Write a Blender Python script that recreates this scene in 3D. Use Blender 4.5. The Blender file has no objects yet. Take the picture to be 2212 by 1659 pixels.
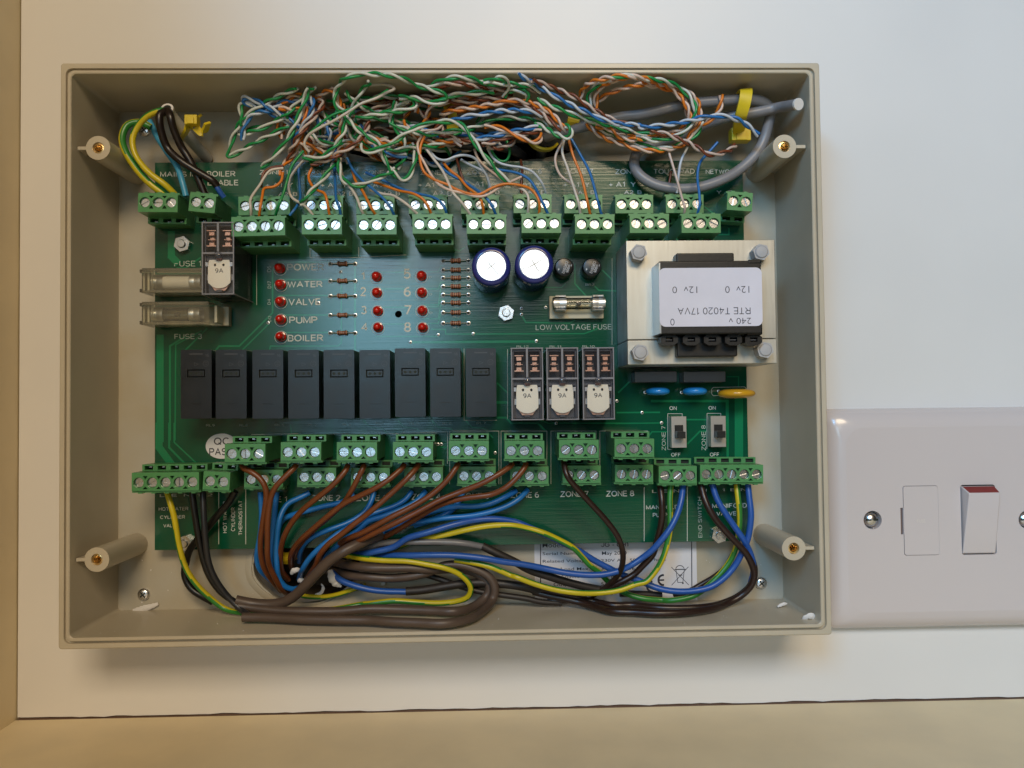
import bpy, bmesh, math, random
import numpy as np
from mathutils import Vector, Matrix
from mathutils.geometry import delaunay_2d_cdt
random.seed(7)
S = 0.001                                   # every number below is in millimetres: x right, y up, h out of the wall
sc = bpy.context.scene
COL = sc.collection
PI = math.pi
def T(x, y, h): return (x * S, -h * S, y * S)

# ---------------------------------------------------------------- camera
cam = bpy.data.cameras.new('camera'); camo = bpy.data.objects.new('camera', cam); COL.objects.link(camo)
cam.sensor_width = 36; cam.lens = 36 * 1750 / 2212; cam.clip_start = 0.01; cam.clip_end = 20
CR = [[0.999605, 0.011542, -0.025621], [-0.010822, 0.999547, 0.028069], [0.025934, -0.027781, 0.999278]]
CC = [14.86, 19.75, -311.165]
def cv(a): return Vector((a[0], a[2], -a[1]))
rt, dn, fw = cv(CR[0]), cv(CR[1]), cv(CR[2])
M = Matrix.Identity(4)
for i in range(3): M[i][0], M[i][1], M[i][2] = rt[i], -dn[i], -fw[i]
M.translation = cv(CC) * S
camo.matrix_world = M
sc.camera = camo
cam.dof.use_dof = False

# ---------------------------------------------------------------- light
wd = bpy.data.worlds.new('World'); sc.world = wd; wd.use_nodes = True
wd.node_tree.nodes['Background'].inputs[0].default_value = (1.0, 0.80, 0.55, 1)
wd.node_tree.nodes['Background'].inputs[1].default_value = 0.006
def area(name, pos, aim, sx, sy, col, watts):
    l = bpy.data.lights.new(name, 'AREA'); l.shape = 'RECTANGLE'; l.size = sx * S; l.size_y = sy * S
    l.color = col; l.energy = watts
    o = bpy.data.objects.new(name, l); COL.objects.link(o)
    p = Vector(T(*pos)); d = Vector(T(*aim)) - p
    o.location = p; o.rotation_euler = d.to_track_quat('-Z', 'Y').to_euler(); return o
area('window_light', (-370, 250, 2500), (0, 0, 0), 400, 540, (0.40, 0.76, 1.0), 4.6)
area('window_light', (-150, 560, 2500), (0, 0, 0), 880, 260, (0.95, 0.98, 1.0), 2.0)
area('room_lamp', (170, 790, 1480), (0, 0, 0), 620, 400, (1.0, 0.79, 0.535), 15)
area('daylight', (-640, 790, 1480), (60, 0, 0), 700, 400, (0.22, 0.57, 1.0), 21)
sc.view_settings.view_transform = 'Standard'; sc.view_settings.look = 'None'
sc.view_settings.exposure = 0.0; sc.view_settings.gamma = 1
sc.cycles.use_denoising = True
sc.cycles.max_bounces = 8; sc.cycles.transparent_max_bounces = 16

# ---------------------------------------------------------------- measured positions, millimetres (x, y, h)
DATA = {
 'pcb': [-109.56,111.34,-71.12,72.76],
 'plugs': [['green three-way terminal plug under MAINS IN,with the yellow-green mains wires entering it',3,'t',25,-101.58,53.5,-0.81,4.57],['green two-way screw terminal plug under the BOILER ENABLE print',2,'t',25,-86.05,53.38,-6.06,4.45],['green four-way plug of the upper row under the top ZONE 1 print',4,'t',19,-66.13,53.71,0.66,4.64],['green three-way plug of the upper row under ZONE 2,second from the left in it',3,'t',19,-44.84,53.86,-0.31,4.56],['green three-way plug of the upper row under ZONE 3,third from the left in it',3,'t',19,-26.22,53.72,-0.31,4.57],['green three-way plug of the upper row under ZONE 4,fourth from the left in it',3,'t',19,-7.27,53.84,-0.31,4.59],['green three-way plug of the upper row under ZONE 5,fifth from the left in it',3,'t',19,11.59,53.75,-0.26,4.49],['green three-way plug of the upper row under ZONE 6,sixth from the left in it',3,'t',19,30.66,53.88,-0.3,4.85],['green three-way plug of the upper row under ZONE 7,seventh from the left in it',3,'t',19,49.2,53.7,-0.31,4.68],['green three-way plug of the upper row under ZONE 8,eighth from the left in it',3,'t',19,67.8,53.6,-0.25,4.65],['green three-way plug in the upper row under the TOUCHPAD print',3,'t',19,86.31,53.6,-0.25,4.66],['green two-way screw terminal plug under the NETWORK print at the board top right corner',2,'t',22,105.65,53.64,-4.33,4.63],['taller green four-way plug in front of the ZONE 1 plug,beside the clear relay',4,'t',30,-65.14,43.81,1.13,4.57],['tall green three-way plug at top ZONE 2,standing over the POWER light',3,'t',30,-43.24,44.22,-0.31,4.56],['tall green three-way plug at top ZONE 3,just above the light marked 1',3,'t',30,-24.31,44.06,-0.31,4.64],['tall green three-way plug at top ZONE 4,above the number 5 light',3,'t',30,-4.96,44.22,-0.37,4.64],['tall green three-way plug at top ZONE 5,above the left blue capacitor',3,'t',30,13.89,44.06,-0.31,4.65],['tall green three-way plug at top ZONE 6,above the right blue capacitor',3,'t',30,33.09,44.23,-0.31,4.67],['tall green three-way plug at top ZONE 7,above the two round rectifiers',3,'t',30,51.81,43.89,-0.31,4.64],['tall green three-way plug at top ZONE 8,behind the transformer top left corner',3,'t',30,71.02,44.0,-0.32,4.52],['taller green three-way plug in front of the TOUCHPAD plug,behind the transformer',3,'t',30,89.29,43.91,-0.32,4.53],['raised green plug at bottom ZONE 1,first from left,overlapping the QC sticker',3,'b',30,-69.88,-34.95,-0.74,4.62],['raised green plug at bottom ZONE 2,second from left,with one brown wire',3,'b',30,-50.77,-34.65,-0.75,4.59],['raised green plug at bottom ZONE 3,third from left,with two brown wires',3,'b',30,-31.62,-34.9,-0.75,4.58],['raised green plug at bottom ZONE 4,fourth from left,with two brown wires',3,'b',30,-12.33,-35.05,-0.74,4.62],['raised green plug at bottom ZONE 5,fifth from left,with one brown wire',3,'b',30,6.94,-34.9,-0.74,4.64],['raised green plug at bottom ZONE 6,sixth from left,with two brown wires',3,'b',30,26.21,-35.15,-0.75,4.6],['raised green plug at bottom ZONE 7,seventh from left,with one dark brown wire',3,'b',30,45.13,-35.05,-0.69,4.54],['raised green plug at bottom ZONE 8,eighth from left,with no wire',3,'b',30,64.47,-34.9,-0.69,4.56],['low green plug directly above the bottom ZONE 1 print,first of eight from the left',3,'b',18,-66.91,-44.86,-0.79,4.72],['low green plug directly above the bottom ZONE 2 print,second of eight from the left',3,'b',18,-48.02,-44.34,-0.76,4.53],['low green plug directly above the bottom ZONE 3 print,third of eight from the left',3,'b',18,-28.86,-44.66,-0.82,4.54],['low green plug directly above the bottom ZONE 4 print,fourth of eight from the left',3,'b',18,-9.74,-44.71,-0.77,4.48],['low green plug directly above the bottom ZONE 5 print,fifth of eight from the left',3,'b',18,9.32,-44.72,-0.82,4.52],['low green plug directly above the bottom ZONE 6 print,sixth of eight from the left',3,'b',18,28.41,-44.97,-0.82,4.54],['low green plug directly above the bottom ZONE 7 print,seventh of eight from the left',3,'b',18,47.32,-44.87,-0.76,4.55],['low green plug directly above the bottom ZONE 8 print,eighth of eight from the left',3,'b',18,66.36,-44.87,-0.75,4.57],['green three-way plug above the MANIFOLD PUMP print',3,'b',19,82.04,-45.42,-0.75,4.59],['green five-way plug over the MANIFOLD VALVE print at the board right edge',5,'b',19,101.68,-45.22,-0.79,4.54],['green five-way plug over the HOT WATER CYLINDER VALVE print at the board left edge',5,'b',27,-98.15,-44.62,-0.16,4.57],['green two-way plug over the CYLINDER THERMOSTAT print',2,'b',26,-80.97,-44.68,-3.94,4.66]],
 'relays': [[-93.99,-83.33,-22.73,1.5],[-81.92,-71.02,-22.88,1.39],[-69.06,-58.25,-23.04,1.26],[-56.52,-45.78,-23.19,1.14],[-44.16,-33.3,-23.34,1.02],[-31.57,-20.73,-23.48,0.9],[-19.13,-8.23,-22.94,1.23],[-6.73,4.18,-23.08,1.11],[5.83,16.87,-23.23,0.99]],
 'clear': [[-84.64,-73.38,19.98,45.35],[21.93,33.0,-24.45,0.58],[34.2,45.3,-24.56,0.56],[46.65,57.93,-24.65,0.54]],
 'caps': [[15.42,29.45,29],[30.52,30.04,29]],
 'rect': [[42.19,31.13,16],[52.43,31.06,16]],
 'leds': [[-63.2,32.68,12],[-62.96,26.63,12],[-62.98,20.22,12],[-62.9,13.55,12],[-62.92,7.16,12],[-27.41,29.31,12],[-27.34,23.3,12],[-27.07,16.45,12],[-27.01,10.3,12],[-10.67,29.49,12],[-10.62,23.24,12],[-10.53,16.45,12],[-10.39,10.06,12]],
 'res': [[-44.67,34.27,9.2,-35.45,34.21,9.2],[-44.71,27.89,9.2,-35.49,27.82,9.2],[-44.74,22.22,9.2,-35.53,22.15,9.2],[-44.77,15.05,9.2,-35.57,14.97,9.2],[-44.81,8.42,9.2,-35.61,8.33,9.2],[-2.61,35.12,9.2,6.9,35.05,9.2],[-2.64,31.63,9.2,6.87,31.57,9.2],[-2.66,28.65,9.2,6.84,28.58,9.2],[-2.69,25.42,9.2,6.81,25.34,9.2],[-2.72,22.33,9.2,6.77,22.26,9.2],[-2.75,19.3,9.2,6.74,19.22,9.2],[-2.78,15.63,9.2,6.71,15.55,9.2],[-2.82,11.66,9.2,6.67,11.58,9.2]],
 'vias': [[-40.89,31.25,8],[-49.12,19.71,8],[-67.79,12.41,8],[-4.67,7.37,8],[8.38,7.65,8],[-15.08,4.69,8],[32.08,4.69,8],[39.16,-26.19,8],[62.06,-18.15,8],[26.64,16.97,8],[26.62,14.77,8],[71.48,-22.6,8],[78.78,-26.57,8],[-5.09,-33.48,8],[-3.91,-33.49,8],[16.17,-36.98,8],[72.71,-15.03,8],[86.5,-15.19,8],[100.58,-14.84,8],[35.73,17.29,8]],
 'pcbhole': [-19.45,15.27,8],
 'lvfuse': [36.94,57.19,13.64,21.05],
 'lvglass': [37.94,57.25,14.86,20.14],
 'holders': [[-109.19,-80.75,21.99,30.75],[-109.19,-80.78,10.59,18.8]],
 'ceramic': [-106.48,-88.84,25.15,28.79],
 'gfuse': [-106.47,-89.11,12.73,16.34],
 'film': [[67.65,83.22,-11.39,-7.48],[85.78,101.31,-11.58,-7.67]],
 'var': [[71.87,80.78,-16.27,-13.35],[85.59,94.62,-16.42,-13.4],[98.16,111.66,-17.73,-14.2]],
 'sw': [[81.5,87.03,-35.67,-24.18],[96.19,101.74,-35.58,-24.2]],
 'nuts': [[-98.87,41.77,10],[20.82,15.15,10],[-98.12,-68.51,10],[99.35,-68.59,10]],
 'sticker': [-84.97,-33.16,8,11.79,9.35],
 'tr': [62.52,114.81,-5.72,37.67],
 'trjoint': 2.9,
 'trbob': [71.94,106.58,3.93,28.67],
 'trstrap': 71.36,
 'trlabel': [71.72,106.6,6.42,26.21],
 'trtab': [77.07,97.89,29.59,31.7],
 'trtab2': [76.96,98.28,-1.09,1.19],
 'trlug': [[75.55,2.28,37],[83.0,2.21,37],[90.2,2.15,37],[97.41,2.08,37],[104.35,2.01,37]],
 'trbolt': [[66.18,32.71,36],[108.6,32.57,36],[66.13,-1.72,36],[109.29,-1.28,36]],
 'boss': [[-119.51,70.94,31],[119.07,70.69,31],[-119.58,-70.08,31],[119.34,-70.12,31]],
 'boxscrew': [[-116.77,-88.92,1],[117.78,-88.69,1],[-116.49,87.42,1]],
 'hole': [-56.06,-78.29,0,20.0,15.1],
 'hole2': [3.87,81.08,0,46.1,6.1],
 'rating': [30.75,93.12,-94.91,-70.95],
 'rtext': [['Model:',33.89,41.81,-73.79,-71.85,1],['JG - UH1',56.37,66.83,-73.94,-72.25,1],['Serial Number:',33.85,50.51,-76.68,-75.5,0],['May 2010',56.66,66.15,-76.97,-75.55,0],['Related Voltage:',33.9,51.72,-79.57,-78.42,0],['230V AC  50Hz 1 Phase',56.28,81.16,-79.61,-78.48,0],['Pump Load Max:',33.86,51.88,-82.66,-81.43,0],['3A Resistive',56.24,69.19,-82.83,-81.6,0],['Boiler Enable Load:',33.82,54.55,-85.54,-84.45,0],['3A Resistive',56.19,69.14,-85.72,-84.49,0],['Output Max:',37.94,51.17,-88.5,-87.2,0],['5A Resistive',56.15,69.1,-88.6,-87.38,0]],
 'rlines': [[33.18,-70.89,0.1],[32.92,-91.09,0.1],[91.29,-71.8,0.1],[91.05,-92.1,0.1]],
 'ce': [[79.34,-86.93,0.1],[75.33,-89.35,0.1]],
 'bin': [83.34,89.83,-88.91,-82.09],
 'plate': [142.38,228.83,-106.52,-22.16],
 'pl_fuse': [171.0,184.61,-78.04,-51.69],
 'pl_notch': [169.95,171.51,-70.02,-60.0],
 'pl_rock': [193.25,206.72,-78.15,-52.0],
 'pl_screw': [[159.19,-64.42,6],[218.99,-65.2,6]],
 'text': [['POWER',-60.76,-47.06,31.94,34.45,0,0],['WATER',-60.63,-47.63,25.6,27.94,0,0],['VALVE',-60.28,-48.47,18.94,21.44,0,0],['PUMP',-60.04,-49.58,12.07,14.68,0,0],['BOILER',-60.6,-47.46,5.43,7.9,0,0],['1',-33.16,-31.95,28.26,31.19,0,0],['2',-33.79,-31.51,22.13,25.54,0,0],['3',-33.35,-31.28,15.35,18.48,0,0],['4',-33.5,-31.06,9.13,12.08,0,0],['5',-17.37,-14.76,28.45,32.27,0,0],['6',-17.42,-14.77,21.82,25.44,0,0],['7',-17.13,-14.47,15.0,18.61,0,0],['8',-17.42,-14.77,8.53,12.24,0,0],['MAINS IN',-107.67,-93.87,67.35,69.3,0,0],['BOILER',-90.36,-79.81,67.37,69.48,0,0],['ENABLE',-90.13,-78.78,64.04,66.13,0,0],['ZONE 1',-71.0,-60.31,68.1,69.73,0,0],['ZONE 2',-53.96,-43.09,68.03,69.66,0,0],['ZONE 3',-32.23,-21.8,67.94,69.58,0,0],['ZONE 4',-10.9,-0.66,67.71,69.59,0,0],['ZONE 5',6.53,17.04,67.78,69.66,0,0],['ZONE 6',24.56,34.96,67.95,69.83,0,0],['ZONE 7',43.56,54.38,67.87,69.76,0,0],['ZONE 8',62.52,73.23,67.7,69.58,0,0],['TOUCHPAD',77.44,93.02,67.73,69.6,0,0],['NETWORK',97.19,109.81,67.65,69.29,0,0],['+ A1  Y',-68.57,-58.45,63.32,64.95,0,0],['A2  B',-63.88,-56.81,59.96,61.36,0,0],['+ A1  Y',-48.08,-38.16,63.09,64.86,0,0],['A2  B',-42.2,-36.05,60.0,61.5,0,0],['+ A1  Y',-31.32,-21.36,63.01,64.78,0,0],['A2  B',-25.18,-18.54,60.01,61.51,0,0],['+ A1  Y',-11.65,-1.66,63.06,64.79,0,0],['A2  B',-6.22,0.93,59.68,61.57,0,0],['+ A1  Y',6.72,16.99,63.08,65.1,0,0],['A2  B',12.17,18.86,60.31,61.72,0,0],['+ A1  Y',25.08,34.42,62.99,64.78,0,0],['A2  B',29.34,36.05,60.23,61.64,0,0],['+ A1  Y',43.01,52.96,62.81,64.7,0,0],['A2  B',48.49,54.74,60.14,61.56,0,0],['+ A1  Y',60.28,70.51,62.78,64.76,0,0],['A2  B',66.01,72.62,60.06,61.47,0,0],['Y   B',101.16,107.48,59.89,61.31,0,0],['HOT WATER',-108.1,-97.28,-56.66,-55.38,0,0],['CYLINDER',-107.57,-98.49,-59.69,-58.4,0,0],['VALVE',-106.41,-101.03,-62.79,-61.55,0,0],['L  E  N  1  2',-107.74,-88.44,-51.61,-50.56,0,0],['ZONE 1',-71.47,-61.1,-54.16,-52.02,0,0],['ZONE 2',-52.06,-41.54,-53.91,-51.77,0,0],['ZONE 3',-35.78,-24.0,-54.15,-52.02,0,0],['ZONE 4',-15.2,-4.45,-54.02,-51.76,0,0],['ZONE 5',2.79,13.85,-54.01,-51.75,0,0],['ZONE 6',21.65,32.31,-53.85,-51.75,0,0],['ZONE 7',40.19,50.89,-53.74,-51.63,0,0],['ZONE 8',57.37,68.0,-53.83,-51.71,0,0],['L  E  N',74.76,85.03,-52.68,-51.47,0,0],['MANIFOLD',72.37,84.76,-58.85,-57.31,0,0],['PUMP',74.88,80.35,-61.75,-60.21,0,0],['ON',81.83,84.58,-21.77,-20.34,0,0],['ON',96.61,99.37,-21.84,-20.45,0,0],['OFF',82.18,85.65,-39.25,-37.83,0,0],['OFF',96.83,100.25,-39.39,-37.92,0,0],['MANIFOLD',97.29,110.46,-58.73,-57.03,0,0],['VALVE',98.88,106.29,-61.57,-60.06,0,0],['N  L  1  E  N',93.31,110.29,-52.46,-51.45,0,0],['FUSE 1',-102.44,-92.58,33.76,35.85,0,1],['FUSE 3',-102.33,-92.23,6.69,8.59,0,1],['LOW VOLTAGE FUSE',31.88,60.4,8.83,10.82,0,1],['BR2',50.84,54.16,25.43,26.26,0,1],['RL9',-90.78,-87.59,-25.84,-25.02,0,1],['RL8',-78.56,-75.37,-25.99,-25.17,0,1],['RL1',-65.52,-62.31,-26.04,-25.22,0,1],['RL2',-53.25,-50.04,-26.19,-25.37,0,1],['RL3',-40.68,-37.46,-26.12,-25.36,0,1],['RL4',-28.13,-25.18,-26.02,-25.21,0,1],['RL5',-15.72,-12.36,-26.07,-25.27,0,1],['RL6',-3.39,-0.02,-26.17,-25.37,0,1],['RL7',9.37,12.7,-26.23,-25.37,0,1],['RL12',24.58,29.07,2.27,3.07,0,1],['RL11',37.03,41.28,2.14,2.95,0,1],['RL10',49.36,53.93,2.13,2.93,0,1],['D',-7.95,-6.95,28.63,29.42,0,1],['D',-7.76,-6.76,22.24,23.03,0,1],['D',-7.82,-6.82,15.26,16.05,0,1],['R7',0.81,3.3,9.71,10.43,0,1],['R3',0.85,3.34,13.84,14.47,0,1],['R8',0.88,3.37,17.48,18.06,0,1],['R4',0.91,3.4,20.58,21.05,0,1],['R1',0.97,3.46,26.96,27.45,0,1],['HOT WATER',-65.17,-53.55,-84.63,-83.16,90,0],['CYLINDER',-64.58,-55.83,-81.66,-80.2,90,0],['THERMOSTAT',-66.0,-53.36,-78.9,-77.55,90,0],['ZONE 7',-36.95,-27.71,78.72,80.2,90,1],['ZONE 8',-37.15,-27.62,93.76,95.34,90,1],['END SWITCH',-69.64,-54.44,91.91,93.33,90,1],['D6',31.45,33.7,-68.15,-66.66,90,1],['D17',25.35,28.0,-67.97,-66.67,90,1],['D4',19.27,21.3,-67.99,-66.9,90,1],['D12',12.78,15.02,-67.81,-66.72,90,1]],
 'lines': [[0.2,[-86.16,-50.33],[-86.19,-69.21]],[0.2,[-76.24,-48.87],[-76.29,-69.37]],[0.2,[71.8,-50.64],[71.48,-70.59]],[0.2,[88.05,-50.6],[87.69,-70.84]],[0.14,[-0.92,-48.32],[-0.74,-28.63],[17.61,-28.86],[17.39,-48.58]],[0.14,[18.2,-48.59],[18.42,-28.87],[35.58,-29.08],[35.32,-48.83]],[0.14,[36.84,-48.85],[37.09,-29.09],[54.04,-29.3],[53.75,-49.08]],[0.14,[55.16,-49.1],[55.45,-29.32],[73.53,-29.54],[73.21,-49.36]],[0.14,[-74.09,-39.82],[-74.06,-29.01],[-56.74,-28.91],[-56.79,-40.05]],[0.14,[-53.86,-40.09],[-53.81,-29.26],[-38.31,-29.13],[-38.37,-40.3]],[0.14,[-37.3,-40.31],[-37.24,-29.47],[-19.81,-29.36],[-19.9,-40.54]],[0.14,[-18.5,-29.0],[-1.55,-28.94],[-1.66,-40.79]],[0.14,[80.92,-36.42],[81.15,-23.12],[86.61,-23.19],[86.6,-24.17]],[0.14,[95.68,-36.5],[96.03,-23.19],[101.24,-23.25],[101.22,-24.23]],[0.14,[80.92,-36.42],[82.5,-36.6]],[0.12,[-52.2,40.6],[-52.21,36.8],[-34.32,36.68]],[0.12,[-34.06,40.49],[-34.08,36.68],[-16.36,37.51]],[0.12,[20.89,-24.38],[21.19,1.7]],[0.12,[61.02,35.65],[60.53,3.07]],[0.14,[-72.0,37.88],[-72.05,19.2]],[0.12,[16.82,-24.83],[4.69,-24.68],[4.95,2.11]],[0.14,[111.18,-14.06],[110.43,-13.35],[98.59,-13.42],[97.93,-14.06],[97.9,-15.81],[98.54,-16.57],[100.8,-16.45]]],
 'traces': [[2.6,[-107.64,7.65],[-107.62,-30.6]],[2.6,[-108.01,-24.96],[-108.01,-33.23],[-103.78,-39.16]],[0.7,[-98.46,7.57],[-104.03,4.13],[-104.03,-30.64]],[0.7,[-104.31,-24.47],[-104.31,-33.44],[-98.49,-39.49]],[0.5,[-92.34,9.66],[-101.91,4.64],[-102.17,-30.67]],[0.5,[-102.46,-24.49],[-102.46,-31.54],[-94.25,-39.44]],[0.6,[-98.19,2.73],[-90.47,10.46]],[0.6,[-87.02,2.62],[-85.95,3.95],[-78.49,3.88],[-66.18,16.18],[-66.12,32.41]],[0.5,[-77.43,2.36],[-67.79,11.87]],[0.45,[-67.29,2.59],[-67.02,3.77],[-42.12,3.53],[-40.77,4.6],[-40.62,31.14]],[0.7,[-35.49,34.37],[-35.69,1.85]],[0.45,[-63.97,35.11],[-44.91,34.98]],[0.45,[-63.99,28.6],[-44.94,28.46]],[0.45,[-64.01,22.65],[-44.97,22.5]],[0.45,[-64.04,15.35],[-45.01,15.18]],[0.45,[-64.06,8.81],[-45.05,8.64]],[0.4,[-27.7,31.05],[-16.09,30.97]],[0.4,[-27.74,24.8],[-16.14,24.71]],[0.4,[-27.79,17.91],[-16.2,17.81]],[0.4,[-27.83,11.62],[-16.25,11.52]],[0.35,[-9.91,31.14],[-4.45,31.1],[-3.44,33.34],[-2.45,33.34]],[0.35,[-9.97,24.65],[-4.51,24.61],[-3.5,27.1],[-2.5,27.09]],[0.35,[-10.02,18.67],[-4.56,18.63],[-3.52,24.85],[-2.52,24.84]],[0.35,[-10.02,17.92],[-4.57,17.88],[-3.55,20.61],[-2.56,20.6]],[0.35,[-10.06,13.44],[-4.61,13.39],[-3.57,18.62],[-2.58,18.61]],[0.35,[-10.08,11.7],[-4.63,11.65],[-3.6,15.63],[-2.61,15.62]],[0.4,[-27.9,8.38],[-27.91,6.99],[-4.67,6.77]],[0.5,[-7.12,9.43],[-1.92,9.39],[-1.94,7.64],[50.09,7.31],[55.12,9.12]],[0.9,[-15.08,4.69],[32.08,4.54]],[0.6,[26.71,14.37],[28.18,11.76],[44.64,11.36],[46.66,12.44]],[0.5,[46.95,33.74],[46.85,26.21],[51.78,20.66]],[0.5,[57.44,31.15],[60.9,27.61]],[0.5,[54.35,25.15],[55.83,23.64],[62.34,23.34]],[0.4,[35.58,24.9],[41.82,24.85],[43.34,26.24]],[0.5,[-32.55,-24.48],[-30.35,-26.83],[-25.68,-27.38],[-22.75,-30.77]],[0.5,[-19.75,-24.64],[-17.55,-26.99],[-12.88,-27.54],[-9.94,-30.93]],[0.5,[-7.18,-24.79],[-4.98,-27.14],[-0.29,-27.69],[2.65,-31.09]],[0.5,[5.43,-24.94],[7.63,-27.29],[12.33,-27.84],[15.26,-31.25]],[0.7,[17.33,-23.84],[20.3,-23.88],[22.26,-25.98],[32.19,-26.1],[35.14,-29.02]],[1.0,[17.14,-18.14],[20.86,-18.18]],[0.6,[17.22,-10.94],[20.91,-14.46]],[0.5,[44.63,-26.25],[70.09,-26.56]],[0.6,[62.08,-22.49],[78.09,-22.57]],[0.5,[61.52,-26.61],[78.28,-26.56]],[0.6,[62.7,-14.92],[66.76,-11.08]],[0.4,[103.96,-9.48],[108.24,-9.52],[108.16,-13.43]],[0.9,[75.16,-18.3],[103.78,-18.63]],[1.0,[103.67,-19.38],[103.4,-33.3]],[3.2,[108.24,-16.36],[107.78,-39.75]],[0.9,[103.91,-18.49],[103.51,-39.7]],[0.6,[88.07,-25.43],[95.6,-25.52]],[0.6,[88.44,-34.51],[93.17,-29.9],[95.91,-29.93]],[0.5,[74.02,-31.18],[75.13,-29.84],[81.14,-29.91]],[2.6,[-103.51,46.21],[-103.51,37.55],[-101.38,35.37]],[0.5,[-101.38,33.21],[-98.18,33.18],[-92.85,36.93]],[0.5,[98.94,44.45],[105.61,44.41],[105.65,46.82]],[0.5,[96.24,55.32],[99.58,52.65]],[0.4,[-2.12,40.76],[3.56,38.81],[5.47,40.23]],[0.5,[-4.02,-34.57],[-1.87,-34.59]],[0.5,[-59.67,-25.54],[-59.41,-28.76]],[0.5,[32.27,-24.49],[36.05,-26.16],[73.58,-26.61]]],
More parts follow.
